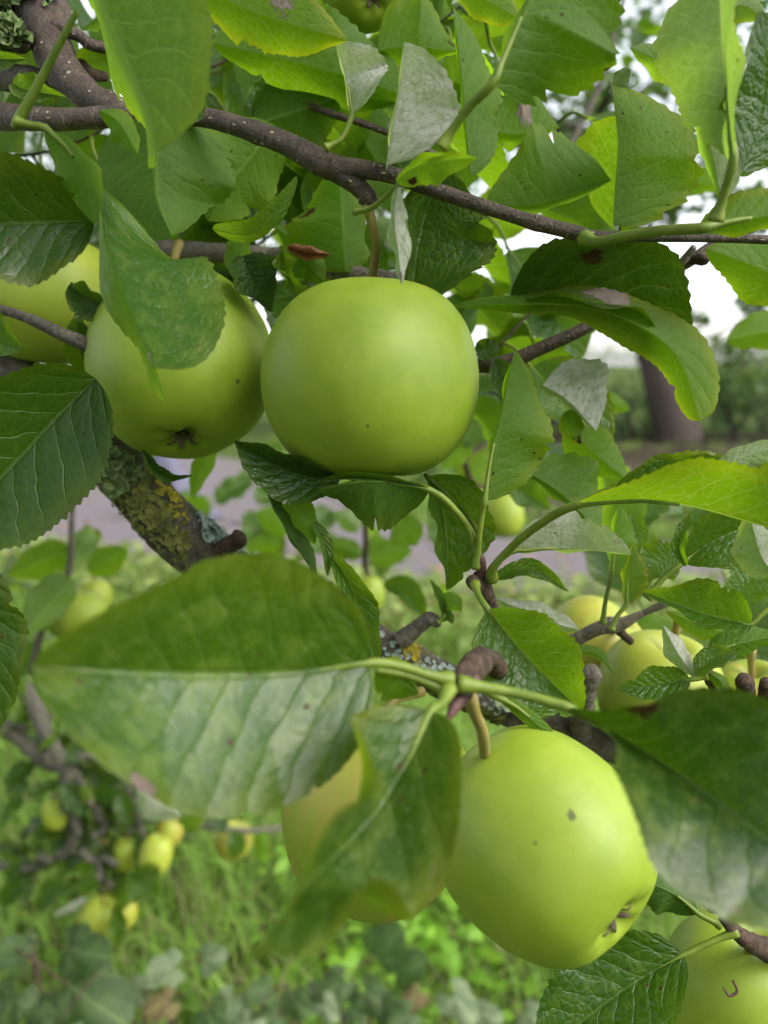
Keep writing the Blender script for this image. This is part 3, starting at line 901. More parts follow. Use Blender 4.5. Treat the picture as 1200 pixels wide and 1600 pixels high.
LF([(90, -150), (140, -40), (190, 80), (228, 170), (244, 240)], (0.215, 0.21, 0.205, 0.20, 0.198), [120, 150, 135], [45, 30, 25], 'U', W=155, zl=1, cup=0.2, peak=0.55, dark=0.3, yellow=0.18, burn=0.25, patch=(0.14, 0.80, 0.09, 1.0), spots=0.1,
   label='big backlit leaf hanging at the upper left corner')
LF([(155, 288), (163, 370), (185, 440), (215, 510), (238, 574)], (0.240, 0.232, 0.222, 0.210, 0.195), [105, 150, 150, 130], [8, 8, -5], 'T', W=162, bite=0.3, zl=-1, zr=-1, dark=0.1, saw=0.03, smooth=0.3, cup=0.35, wave=0.06, peak=0.45, dust=0.6, yellow=0.15, patch=(0.55, 0.96, 0.07, 1.0), a=0.5,
   label='pale glossy leaf hanging in front of the left apple')
LF([(70, 200), (105, 232), (135, 280), (148, 350)], 0.232, [18, 26, 30], [38, 42, 30], 'U', W=44, zl=-1, cup=0.4, yellow=0.15, pet=[(25, 190), (45, 195)], pr=0.0011)
branch(tree, 'petiole', [(120, 18, 0.23, 5), (88, 78, 0.232, 6), (55, 140, 0.235, 7), (30, 186, 0.237, 9), (22, 200, 0.238, 6)], M_PETIOLE, 10, 0.02)
LF([(148, 345), (60, 347), (-40, 350), (-130, 352)], (0.245, 0.24, 0.235), [85, 90, 85], [90, 95, 85], 'T', W=104, cup=0.3, dark=0.8, smooth=0.5, spots=0.2, dust=0.2, label='dark green leaf at the left edge over a half hidden apple')
LF([(150, 592), (95, 645), (30, 715), (-50, 800), (-110, 880)], (0.262, 0.258, 0.255, 0.25), [105, 112, 110], [100, 108, 100], 'T', W=125, cup=0.25, dark=0.75, smooth=0.6, spots=0.1, wave=0.04, a=0.55, dust=0.08, label='large dark green leaf lying over the limb at the left edge')
LF([(-60, 870), (-45, 960), (-25, 1060), (-8, 1150)], 0.25, [70, 70, 60], [70, 70, 60], 'T', W=80, dark=0.7, smooth=0.5, dust=0.1)
LF([(-90, 530), (-40, 525), (38, 545)], 0.24, [60, 60, 50], [55, 55, 45], 'T', W=64, dark=0.2, dust=0.2, yellow=0.1)
# upper left
LF([(770, 130), (800, 60), (835, -20), (890, -150)], 0.212, [6, 6, 10], [110, 170, 150], 'U', W=160, zl=-1, cup=0.1, pr=0.0013, pet=[(688, 232), (705, 205), (735, 165)], dp=[0.222, 0.22, 0.216], dark=0.25,
   label='blurred backlit leaf with a long stalk at the top edge')
LF([(300, -25), (380, 10), (460, 38), (542, 63)], 0.25, [50, 62, 50], [52, 56, 45], 'U', W=64, yellow=0.55, patch=(0.75, 0.55, 0.10, 1.0), spots=0.1)
LF([(330, 68), (430, 88), (540, 118), (660, 160)], 0.30, [70, 85, 60], [45, 55, 50], 'U', W=86, spots=0.3, yellow=0.05)
LF([(350, 142), (400, 128), (465, 102)], 0.33, [40, 45, 35], [50, 60, 40], 'U', W=60, dark=0.3)
LF([(395, 195), (450, 178), (535, 150)], 0.315, [60, 72, 60], [78, 82, 70], 'U', W=84, dark=0.35, spots=0.15)
LF([(242, 160), (243, 240), (246, 310), (268, 368)], 0.275, [120, 125, 105], [95, 100, 90], 'U', W=128, dark=0.35, spots=0.1, a=0.5, yellow=0.05, wave=0.03)
LF([(430, 195), (400, 235), (360, 285), (325, 345)], 0.30, [58, 68, 70], [68, 75, 60], 'U', W=76, yellow=0.15, dark=0.15, spots=0.2)
LF([(332, 358), (385, 366), (425, 342), (448, 310), (465, 276)], 0.262, [14, 24, 20, 12], [12, 12, 12, 10], 'T', W=34, zl=1, zr=-1, dust=0.6, a=0.4, wave=0.02)
LF([(560, 105), (600, 130), (650, 200)], 0.305, 30, 30, 'U', W=40, pale=0.3)
LF([(550, 180), (545, 145), (537, 110), (524, 68)], 0.258, [5, 5, 4], [45, 66, 50], 'U', W=68, zl=-1, zr=1, pale=1.0, yellow=0.05, pet=[(508, 232), (535, 215)], pr=0.0009, cup=0.4, label='small leaf turned to show its pale underside above the main shoot')
LF([(606, 258), (614, 200), (625, 130), (631, 66)], 0.252, [4, 4, 3], [85, 95, 75], 'U', W=98, zl=-1, zr=1, pale=1.0, cup=0.3, wave=0.06, spots=0.1, label='large leaf showing its pale grey underside above the main shoot')
LF([(590, 78), (640, 74), (718, 80)], 0.30, [62, 75, 40], [30, 34, 25], 'U', W=76, yellow=0.2, spots=0.4, patch=(0.75, 0.9, 0.05, 0.0))
LF([(735, 275), (728, 200), (720, 110), (707, 8)], 0.275, [6, 6, 4], [55, 58, 48], 'U', W=62, zl=-1, zr=-1, cup=0.3, yellow=0.12, wave=0.08, spots=0.15)
LF([(715, -25), (760, 0), (815, 32)], 0.28, 26, 30, 'U', W=34, yellow=0.6, burn=0.3)
LF([(765, 205), (810, 210), (875, 200)], 0.315, [75, 90, 70], [26, 22, 16], 'U', W=94, patch=(0.7, 0.55, 0.16, 1.0), yellow=0.15, burn=0.6)
LF([(955, 282), (880, 310), (820, 322), (758, 318)], 0.29, [12, 14, 12], [105, 118, 110], 'U', W=120, zl=-1, cup=0.15, yellow=0.18, spots=0.22, a=0.55, wave=0.03, label='bright backlit leaf rounded at its tip beside the serrated leaf')
LF([(958, 352), (961, 290), (965, 220), (955, 132)], 0.268, [-14, -14, -10], [108, 132, 110], 'U', W=134, zl=-1, zr=-1, cup=0.05, yellow=0.28, spots=0.45, burn=0.35, a=0.55, peak=0.46, wave=0.03, label='sharp serrated backlit leaf with dark specks in the upper right')
LF([(960, 142), (968, 125), (985, 108)], 0.27, 12, 14, 'T', dust=0.7)
# upper right
LF([(1146, 250), (1138, 170), (1131, 80), (1124, -60)], 0.214, [30, 75, 105, 110], [14, 18, 30], 'U', W=112, peak=0.6, dark=0.25, zl=-1, zr=1, cup=0.3, pr=0.0013, pet=[(1118, 345), (1132, 300)], dp=[0.222, 0.218], yellow=0.15, pale=0.35, spots=0.1,
   label='long twisted leaf hanging at the upper right')
LF([(1160, 268), (1188, 180), (1196, 95), (1186, 18)], (0.225, 0.222, 0.214, 0.206), [46, 56, 46], [40, 60, 60], 'T', W=88, zl=1, zr=-1, dust=0.3, cup=0.05, wave=0.10, label='bluish glossy leaf at the right edge near the top')
LF([(1120, 20), (1160, 8), (1196, 30)], 0.225, 20, 26, 'U', yellow=0.5, pale=0.2)
LF([(1128, 320), (1112, 240), (1078, 130), (1044, 12)], 0.245, [12, 18, 14], [42, 56, 40], 'U', W=58, zl=-1, zr=-1, pale=0.25, spots=0.3, cup=0.3)
LF([(1085, 128), (1040, 100), (984, 74)], 0.255, [22, 26, 16], [26, 32, 20], 'U', W=34, pale=0.1)
LF([(1150, 270), (1175, 255), (1195, 235)], 0.25, 10, 14, 'U', dark=0.3)
LF([(1050, 305), (1085, 285), (1145, 290)], 0.5, 22, 20, 'U')
LF([(1095, 357), (1150, 345), (1220, 335), (1310, 330)], 0.232, [30, 46, 50], [18, 26, 30], 'U', W=52, yellow=0.35, pr=0.0016, pet=[(912, 372), (935, 378), (980, 368), (1040, 360)], dp=[0.26, 0.253, 0.246, 0.238])
LF([(1310, 470), (1240, 440), (1170, 412), (1102, 388)], 0.27, [48, 56, 44], [50, 58, 46], 'U', W=66, yellow=0.12, burn=0.55, spots=0.1)
LF([(1270, 520), (1200, 518), (1134, 532)], 0.46, 28, 34, 'U', W=40)
LF([(795, 470), (880, 455), (985, 470), (1078, 548)], 0.293, [78, 85, 95, 80], [16, 18, 20, 15], 'T', W=106, dark=1.0, dust=0.25, patch=(0.18, 0.38, 0.06, 0.0), spots=0.25, cup=0.4, wave=0.1, wfreq=2.0, a=0.5,
   label='dark glossy leaf over a bright curved leaf at the right')
LF([(700, 481), (790, 476), (900, 478), (990, 505), (1060, 560), (1094, 658)], (0.282, 0.28, 0.278, 0.276, 0.276), [18, 26, 34, 50, 56], [8, 16, 32, 40, 36], 'U', W=62, peak=0.6, a=0.55, yellow=0.35, burn=0.3, patch=(0.86, 0.50, 0.07, 1.0), cup=0.2,
   label='long curved yellow green leaf arching down at the right')
LF([(757, 782), (768, 710), (785, 640), (804, 545)], 0.272, [6, 6, 8], [72, 88, 70], 'U', W=92, zl=-1, zr=-1, cup=0.15, yellow=0.25, spots=0.5, patch=(0.6, 0.95, 0.05, 0.0), pet=[(744, 888), (748, 845), (753, 800)], dp=[0.28, 0.277, 0.274], pr=0.0011,
   label='upright bright leaf with brown specks beside the middle apple')
LF([(905, 788), (1000, 782), (1090, 794), (1190, 822), (1330, 858)], (0.245, 0.24, 0.235, 0.23), [22, 55, 100, 100], [-20, -75, -115, -90], 'U', W=120, zl=1, zr=-1, cup=0.1, yellow=0.4, spots=0.2, pr=0.0014,
   pet=[(768, 905), (772, 885), (810, 845), (860, 808)], dp=[0.281, 0.276, 0.268, 0.255], label='long folded leaf reaching out of the right edge')
LF([(962, 762), (1030, 742), (1150, 722)], 0.25, [24, 30, 18], [18, 26, 18], 'T', W=34, dust=0.4, cup=0.3, wave=0.15)
LF([(1120, 735), (1170, 712), (1240, 690)], 0.24, 20, 24, 'U', pale=0.3, yellow=0.3)
LF([(800, 862), (850, 858), (915, 858), (987, 866)], 0.285, [48, 58, 42], [5, 6, 4], 'U', W=60, zl=1, zr=-1, pale=0.9, cup=0.2, pet=[(767, 902), (775, 882)], pr=0.001, label='leaf with a pale matt underside right of the leafy spur')  # reflected light is put into the pale colour
LF([(668, 744), (690, 790), (698, 850), (698, 922)], 0.295, [58, 76, 60], [18, 20, 10], 'T', W=80, dark=0.6, dust=0.6, cup=0.2, pet=[(744, 880), (742, 820)], dp=[0.283, 0.29], label='speckled dark leaf below the middle apple')
LF([(532, 748), (480, 745), (420, 722), (366, 688)], 0.285, [40, 50, 36], [22, 28, 24], 'T', W=54, dark=0.95, dust=0.2, cup=0.3)
LF([(672, 766), (620, 752), (560, 752), (496, 765)], 0.272, [72, 84, 55], [6, 6, 4], 'U', W=86, zl=-1, zr=-1, dark=0.6, spots=0.7, pet=[(748, 888), (735, 830), (700, 785)], dp=[0.281, 0.278, 0.274], pr=0.0012, label='dark spotted leaf tucked under the middle apple')
LF([(500, 750), (570, 745), (672, 762)], 0.262, 8, 6, 'T', W=18, dark=1.0)
LF([(418, 772), (450, 830), (498, 908)], 0.29, [26, 30, 18], [4, 5, 4], 'U', W=34, dark=0.8)
LF([(440, 765), (465, 800), (492, 850)], 0.285, 26, 16, 'U', yellow=0.2)
LF([(490, 815), (508, 850), (512, 900)], 0.284, 12, 8, 'T', dust=0.6)
LF([(515, 865), (545, 910), (572, 985), (592, 1040)], 0.285, [12, 30, 26], [16, 22, 14], 'T', W=34, dark=0.5, dust=0.25, cup=0.3)
LF([(222, 702), (240, 735), (268, 748), (302, 743)], 0.305, [9, 14, 9], [5, 8, 5], 'T', W=18, dark=0.9)
LF([(230, 690), (205, 720), (195, 760)], 0.38, 30, 26, 'U', yellow=0.1)
LF([(338, 680), (318, 725), (300, 778)], 0.4, 16, 18, 'U', yellow=0.2)
LF([(178, 478), (150, 470), (122, 455), (108, 445)], 0.305, [36, 40, 30], [16, 20, 16], 'T', W=42, dark=0.8, dust=0.2, cup=0.6)
LF([(150, 590), (128, 560), (118, 490)], 0.315, [18, 24, 16], [24, 30, 20], 'T', W=32, dark=0.4)
LF([(540, 425), (537, 370), (534, 310), (528, 250)], 0.302, [75, 88, 60], [36, 44, 32], 'U', W=90, spots=0.25, yellow=0.2, patch=(0.86, 0.6, 0.08, 0.0))
LF([(545, 430), (490, 395), (425, 352)], 0.318, [34, 40, 24], [46, 50, 34], 'U', W=52, dark=0.25)
LF([(380, 400), (395, 440), (425, 488)], 0.306, [45, 50, 34], [28, 30, 20], 'T', W=54, dark=0.9)
LF([(370, 460), (345, 440), (332, 420)], 0.32, 25, 20, 'T', dark=1.0)
LF([(437, 384), (445, 420), (460, 450), (470, 490)], 0.296, [16, 14, 24], [8, 10, 20], 'T', W=30, wave=0.3, dust=0.5)
LF([(460, 430), (480, 415), (506, 440)], 0.30, 26, 22, 'U', spots=1.0, wave=0.15)
LF([(385, 370), (375, 400), (380, 440)], 0.31, 18, 25, 'U', dark=0.2)
LF([(450, 385), (470, 392), (492, 396), (516, 398)], 0.298, [12, 16, 14], [14, 18, 16], 'T', W=30, cup=2.0, mat=M_DRY, label='dry brown rolled leaf above the middle apple')
LF([(640, 476), (648, 410), (662, 340), (690, 262)], 0.292, [26, 26, 18], [98, 118, 90], 'T', W=122, dark=0.8, dust=0.4, cup=0.1, wave=0.07, a=0.55, label='dark quilted leaf hanging behind the main shoot')
LF([(618, 282), (650, 262), (690, 252), (746, 246)], 0.226, [10, 14, 10], [26, 34, 26], 'U', W=40, zl=1, burn=0.8, yellow=0.15, patch=(0.2, 0.2, 0.07, 0.0), label='small brown edged leaf curling over the main shoot')
LF([(622, 285), (616, 340), (622, 390), (628, 446)], 0.232, [16, 24, 18], [8, 12, 10], 'U', W=28, pale=0.8, yellow=0.3, wave=0.15, patch=(0.5, 0.9, 0.08, 1.0))
branch(tree, 'petiole', [(553, 332, 0.25, 5), (580, 325, 0.245, 4.5), (605, 305, 0.238, 4), (625, 285, 0.232, 4)], M_PETIOLE, 10, 0.02)
LF([(848, 602), (885, 625), (932, 674)], 0.295, [62, 80, 60], [12, 12, 8], 'U', W=84, pale=0.75, spots=0.1, dark=0.5, cup=0.2)
LF([(826, 738), (880, 775), (942, 838)], 0.30, [62, 72, 40], [14, 14, 8], 'U', W=76, dark=0.35)
LF([(885, 665), (925, 705), (985, 755)], 0.31, [34, 40, 26], [34, 36, 20], 'U', yellow=0.15)
LF([(890, 640), (895, 670), (908, 695)], 0.30, 18, 20, 'U', yellow=0.5, patch=(0.5, 0.9, 0.2, 0.0))
LF([(945, 690), (930, 680), (905, 690)], 0.45, 20, 20, 'U')
LF([(935, 650), (950, 630), (985, 640)], 0.5, 16, 18, 'U')
LF([(786, 752), (820, 772), (860, 795)], 0.5, [26, 30, 20], [18, 20, 14], 'T', dust=0.8)
LF([(775, 560), (790, 600), (790, 640)], 0.32, 20, 20, 'T', dark=0.6)
LF([(745, 535), (762, 545), (775, 532)], 0.315, 16, 18, 'T', dark=0.6)
# right middle
LF([(955, 900), (962, 850), (968, 788)], 0.315, [10, 14, 10], [26, 34, 26], 'U', W=36, yellow=0.1, pet=[(942, 975), (946, 940)], pr=0.0009)
LF([(978, 945), (982, 900), (990, 850)], 0.305, [9, 12, 8], [24, 32, 20], 'U', W=34, yellow=0.75, spots=0.6, pet=[(955, 985), (965, 962)], pr=0.0009, label='small yellow speckled leaf standing on the twig above the far apples')
LF([(985, 800), (995, 830), (1000, 870)], 0.34, 16, 8, 'T', dust=0.6)
LF([(1066, 880), (1110, 848), (1180, 818), (1270, 790)], 0.30, [36, 50, 40], [52, 66, 46], 'T', W=70, dust=0.1, cup=0.3, pet=[(1010, 935), (1035, 905)], pr=0.0011)
LF([(1072, 885), (1062, 850), (1080, 800)], 0.295, [10, 14, 12], [8, 10, 10], 'T', W=18, dust=0.9, wave=0.15)
LF([(1058, 870), (1030, 880), (1003, 905)], 0.33, [30, 34, 22], [30, 36, 24], 'T', dark=0.3)
LF([(1172, 976), (1120, 965), (1060, 945), (1003, 924)], 0.285, [16, 22, 14], [46, 56, 40], 'T', W=60, dark=0.2, yellow=0.15, spots=0.3, pet=[(1212, 940), (1190, 960)], pr=0.001, label='green leaf held level above the apples at the right edge')
LF([(1180, 985), (1120, 985), (1040, 955)], 0.30, 22, 16, 'U', yellow=0.5)
LF([(1110, 1032), (1140, 1010), (1230, 990)], 0.295, [22, 28, 24], [20, 22, 18], 'U', dark=0.3, pet=[(1080, 1055), (1095, 1045)])
LF([(1215, 900), (1190, 870), (1170, 800)], 0.27, [34, 40, 30], [25, 30, 25], 'U', pale=0.5, yellow=0.3)
LF([(1150, 1010), (1110, 970), (1050, 960)], 0.4, [20, 26, 20], [24, 28, 20], 'U', yellow=0.1)
LF([(1060, 1000), (1020, 985), (970, 995)], 0.42, 26, 26, 'U')
LF([(1150, 940), (1170, 910), (1210, 860)], 0.34, 34, 34, 'T', dark=0.3)
LF([(762, 952), (795, 995), (845, 1050), (908, 1112)], 0.262, [62, 72, 55], [76, 84, 55], 'T', W=90, dark=0.25, dust=0.15, spots=0.2, yellow=0.12, cup=0.2, a=0.55, pet=[(742, 912), (748, 930)], dp=[0.272, 0.266], pr=0.0011, label='green leaf hanging from the leafy spur above the lower apple')
LF([(905, 985), (850, 968), (775, 935)], 0.31, [12, 14, 10], [20, 24, 16], 'U', W=28, pale=0.9)
LF([(765, 905), (830, 890), (890, 925)], 0.31, [14, 18, 10], [10, 12, 8], 'T', dust=0.7)
LF([(888, 1020), (930, 1022), (962, 1055)], 0.30, [10, 13, 8], [5, 6, 4], 'U', dark=0.2)
LF([(1078, 1062), (1030, 1070), (960, 1078)], 0.272, [22, 27, 18], [24, 30, 20], 'T', W=32, dark=0.2, pet=[(1104, 1056), (1092, 1060)], pr=0.0009)
LF([(1088, 1058), (1062, 1025), (1036, 978)], 0.268, [14, 20, 14], [12, 18, 14], 'U', W=26, pale=0.9)
LF([(1086, 1056), (1115, 1030), (1152, 1022)], 0.268, [20, 24, 16], [12, 16, 10], 'T', W=28, dust=0.9)
LF([(1110, 1052), (1128, 1068), (1130, 1095)], 0.275, 10, 12, 'U', dark=0.2)
LF([(588, 1046), (620, 1060), (655, 1085)], 0.20, [28, 34, 22], [38, 45, 32], 'U', yellow=0.35, pet=[(700, 1085), (650, 1060)], pr=0.0011)
LF([(780, 1090), (820, 1115), (900, 1190)], 0.24, 12, 12, 'U', pet=[(735, 1062), (760, 1080)], pr=0.0012)
LF([(694, 962), (688, 935), (672, 905)], 0.325, 6, 8, 'T', pet=[(684, 973), (690, 968)], pr=0.0008)
LF([(692, 955), (705, 945), (722, 955)], 0.325, 20, 10, 'U')
LF([(690, 970), (700, 962), (708, 975)], 0.325, 8, 8, 'T', dust=0.6)
LF([(1068, 1492), (1000, 1530), (930, 1580), (830, 1660)], (0.256, 0.255, 0.252), [70, 82, 75], [72, 88, 75], 'T', W=94, dark=0.5, dust=0.4, cup=0.2, pet=[(1152, 1455), (1115, 1470)], pr=0.001, label='dark green leaf below the lower right apple')
LF([(1092, 1428), (1050, 1395), (985, 1368)], 0.268, [32, 40, 30], [26, 32, 26], 'U', W=42, dark=0.9, pet=[(1125, 1445), (1110, 1438)], pr=0.001)
LF([(1095, 1400), (1110, 1410), (1130, 1425)], 0.27, 10, 14, 'T', dust=0.3)
LF([(598, 915), (630, 925), (668, 968)], 0.55, [22, 26, 18], [10, 14, 10], 'T', dark=0.5)
LF([(20, 130), (40, 140), (105, 152)], 0.26, [20, 26, 10], [12, 16, 8], 'T', W=28, dust=0.7)
LF([(-40, 85), (0, 92), (45, 92)], 0.265, [12, 14, 8], [14, 16, 8], 'T', W=18, dust=0.8)
LF([(155, 172), (185, 190), (215, 240)], 0.262, [16, 20, 14], [22, 28, 20], 'U')
LF([(110, 75), (120, 100), (122, 130)], 0.33, 22, 22, 'U')
LF([(278, 165), (300, 172), (322, 160)], 0.262, 14, 18, 'T', dust=0.9)

# leafy shoots filling the tree behind -----------------------------
leafy_twig(tree, [(-80, 250, 0.42), (100, 230, 0.40), (300, 120, 0.38), (480, 40, 0.37)], 11)
leafy_twig(tree, [(300, 260, 0.42), (450, 180, 0.40), (600, 100, 0.38), (720, 10, 0.37)], 11)
leafy_twig(tree, [(350, 420, 0.48), (480, 330, 0.45), (620, 250, 0.42), (780, 130, 0.40)], 12)
leafy_twig(tree, [(560, 470, 0.50), (660, 400, 0.47), (760, 330, 0.45), (880, 180, 0.43)], 8)
leafy_twig(tree, [(-100, 420, 0.50), (150, 400, 0.52), (380, 330, 0.55), (640, 180, 0.55)], 12)
leafy_twig(tree, [(-60, 90, 0.5), (150, 30, 0.5), (400, -20, 0.5), (640, -60, 0.5)], 6)
leafy_twig(tree, [(520, 480, 0.62), (650, 420, 0.62), (800, 400, 0.60), (930, 400, 0.56)], 7)
leafy_twig(tree, [(600, 330, 0.6), (700, 220, 0.6), (760, 120, 0.6), (800, 20, 0.6)], 5)
leafy_twig(tree, [(690, 620, 0.42), (780, 540, 0.40), (860, 460, 0.39), (960, 420, 0.38)], 7)
leafy_twig(tree, [(560, 560, 0.55), (700, 590, 0.5), (830, 640, 0.46), (930, 700, 0.42)], 7, size=0.8)
leafy_twig(tree, [(1000, 1000, 0.52), (1080, 960, 0.52), (1160, 900, 0.50), (1260, 820, 0.50)], 7)
leafy_twig(tree, [(880, 250, 0.75), (930, 150, 0.75), (950, 90, 0.75), (985, -40, 0.75)], 4, r0=14, r1=8, mat=M_GREYTWIG)
leafy_twig(tree, [(-300, 300, 0.6), (-120, 520, 0.62), (-60, 700, 0.62), (-40, 860, 0.62)], 4)
leafy_twig(tree, [(-100, 330, 0.46), (60, 270, 0.45), (200, 300, 0.44), (330, 320, 0.43)], 9)
leafy_twig(tree, [(-80, 140, 0.44), (60, 110, 0.43), (180, 90, 0.42), (300, 150, 0.41)], 9)
leafy_twig(tree, [(330, 480, 0.48), (420, 460, 0.46), (480, 420, 0.44), (560, 380, 0.42)], 7, dark=0.5)
# unseen leaves added overhead to cut sky light, left open towards the sun
rg = np.random.default_rng(31)
n = 10500
cc = np.stack([rg.uniform(-2.4, 1.5, n), rg.uniform(-1.0, 2.6, n), rg.uniform(2.15, 3.4, n)], 1)
cc = cc[~((cc[:, 0] > 0.25) & (cc[:, 1] < 0.15))]
M_SHADE_CANOPY = plain_material('canopy_leaf', (0.02, 0.06, 0.006), (0.05, 0.12, 0.012), 6, 0.5, trans=(0.20, 0.40, 0.01), island=0.6)
SHADE_CANOPY = (cc[(np.sin(cc[:, 0] * 4.1 + cc[:, 2] * 2) + np.sin(cc[:, 1] * 5.3) > -0.7)], rg)
# a twig drooping at the left with blurred bright leaves and fruit
branch(tree, 'twig', [(115, 700, 0.7, 4), (112, 820, 0.72, 5), (108, 890, 0.74, 6), (85, 945, 0.76, 6), (60, 1000, 0.78, 6), (50, 1050, 0.8, 5)], M_GREYTWIG, 8, 0.1, 3)
for (bx, by), (tx, ty), d, w1, w2, fc, kw in [
        ((110, 900), (30, 1000), 0.72, 30, 34, 'U', dict(pale=0.2)), ((112, 860), (10, 900), 0.74, 30, 28, 'U', dict(yellow=0.2)), ((135, 892), (200, 860), 0.74, 22, 26, 'U', dict()),
        ((112, 850), (160, 835), 0.76, 16, 20, 'U', dict(yellow=0.6, burn=0.8)), ((112, 880), (140, 820), 0.75, 20, 24, 'U', dict(pale=0.3)), ((60, 1000), (20, 1060), 0.8, 18, 18, 'T', dict(dust=0.8)),
        ((75, 960), (110, 1010), 0.8, 16, 18, 'T', dict(dust=0.6)), ((100, 930), (70, 985), 0.79, 22, 18, 'U', dict(yellow=0.5)), ((55, 1030), (100, 1075), 0.82, 18, 20, 'T', dict(dust=0.9))]:
    LF([(bx, by), ((bx + tx) / 2 + 4, (by + ty) / 2 - 4), (tx, ty)], d, w1, w2, fc, **kw)
leafy_twig(tree, [(20, 820, 0.85), (60, 880, 0.88), (60, 950, 0.9), (30, 1040, 0.95)], 9, size=0.95, pale=0.25, yellow=0.2)
leafy_twig(tree, [(300, 800, 1.15), (380, 820, 1.1), (430, 850, 1.05), (520, 900, 1.0)], 7, size=0.9, yellow=0.15)
leafy_twig(tree, [(480, 760, 1.2), (560, 800, 1.15), (640, 830, 1.1), (720, 900, 1.1)], 8, size=0.9, pale=0.15)
leafy_twig(tree, [(640, 640, 1.15), (690, 700, 1.2), (700, 760, 1.2), (690, 840, 1.2)], 8, size=0.85, yellow=0.25)
leafy_twig(tree, [(860, 760, 0.6), (930, 720, 0.58), (990, 740, 0.56), (1010, 820, 0.56)], 5, size=0.75)
leafy_twig(tree, [(250, 850, 1.3), (330, 830, 1.25), (410, 800, 1.2), (470, 740, 1.2)], 9, size=0.95, yellow=0.1, dark=0.2)
leafy_twig(tree, [(380, 690, 1.5), (430, 750, 1.45), (470, 800, 1.4), (500, 860, 1.4)], 9, size=0.95, yellow=0.1, dark=0.2)
# a thin shoot hanging behind the middle
branch(tree, 'twig', [(480, 640, 0.8, 4), (560, 750, 0.9, 4), (571, 830, 0.95, 5), (570, 880, 1.0, 5), (575, 900, 1.0, 4)], M_SPUR, 8, 0.1, 3)
for (bx, by), (tx, ty), d, w1, w2, fc, kw in [
        ((565, 870), (505, 850), 0.95, 16, 18, 'U', dict(dark=0.3)), ((572, 850), (610, 870), 0.97, 18, 14, 'U', dict()), ((575, 870), (645, 860), 0.9, 20, 24, 'U', dict()),
        ((560, 830), (520, 800), 0.95, 18, 16, 'U', dict(pale=0.3)), ((570, 800), (610, 770), 0.95, 20, 16, 'U', dict()), ((565, 780), (540, 740), 0.92, 18, 18, 'U', dict(yellow=0.3)),
        ((575, 880), (632, 878), 1.0, 7, 7, 'T', dict(dark=0.5)), ((440, 850), (382, 858), 0.95, 14, 16, 'U', dict(yellow=0.1)), ((450, 835), (400, 800), 0.95, 22, 24, 'U', dict(yellow=0.1)),
        ((660, 820), (610, 850), 0.6, 24, 28, 'U', dict(dark=0.2)), ((690, 860), (672, 780), 0.62, 18, 18, 'T', dict(dust=0.7)), ((735, 690), (690, 730), 0.6, 20, 18, 'U', dict()),
        ((745, 660), (725, 700), 0.6, 20, 18, 'T', dict(dark=0.4)), ((725, 770), (760, 700), 0.9, 20, 20, 'U', dict(yellow=0.5)), ((735, 760), (690, 760), 0.9, 20, 18, 'U', dict(yellow=0.2))]:
    LF([(bx, by), ((bx + tx) / 2 + 3, (by + ty) / 2 - 4), (tx, ty)], d, w1, w2, fc, **kw)
branch(tree, 'twig', [(690, 600, 0.7, 5), (720, 680, 0.8, 5), (735, 750, 0.88, 5), (770, 765, 0.95, 4)], M_SPUR, 8, 0.1, 3)

# ================================================================= APPLES
apple(579, 597, 0.292, 173, (0.02, 1, 0.03), 'large green apple in sharp focus hanging in the middle from a bent stalk', bruise=(574, 660, 0.0008), seed=4, hgt=0.885, cav=0.26, basin=0.13,
      stalk=[(583, 430, 0.288), (588, 385, 0.279), (580, 345, 0.272), (574, 318, 0.27)])
apple(283, 570, 0.322, 146, (-0.12, 1, -0.38), 'green apple left of the middle one showing its dry eye below', bruise=(374, 593, 0.0011), seed=7, spin=0.7, hgt=0.96, basin=0.17, stalk=[(272, 415, 0.345), (280, 380, 0.36)])
apple(78, 470, 0.365, 113, (0.1, 1, 0.2), 'yellow green apple half hidden behind leaves at the left edge', seed=9, yellow=0.35, stalk=[(90, 385, 0.36), (100, 340, 0.35)])
apple(845, 1315, 0.239, 163, (-0.62, 0.50, -0.66), 'large green apple at the lower right with its eye turned to the right', bruise=(890, 1270), seed=12, hgt=1.04, cav=0.22, basin=0.22, spin=2.0,
      stalk=[(755, 1150, 0.222), (742, 1115, 0.212), (730, 1075, 0.205)])
apple(590, 1262, 0.302, 153, (0.1, 1, 0.25), 'apple with brownish streaks hidden behind the curled yellow edged leaf', seed=15, hgt=1.02, bruise=(530, 1330), russet=0.35, blush=0.08, yellow=0.05, stalk=[(610, 1100, 0.30), (660, 1080, 0.31)])
corner = apple(1148, 1548, 0.31, 112, (0.2, 1, 0.35), 'green apple at the bottom right corner with a short black curl on its skin', seed=18, hgt=1.02, stalk=[(1175, 1465, 0.285), (1185, 1470, 0.275)])
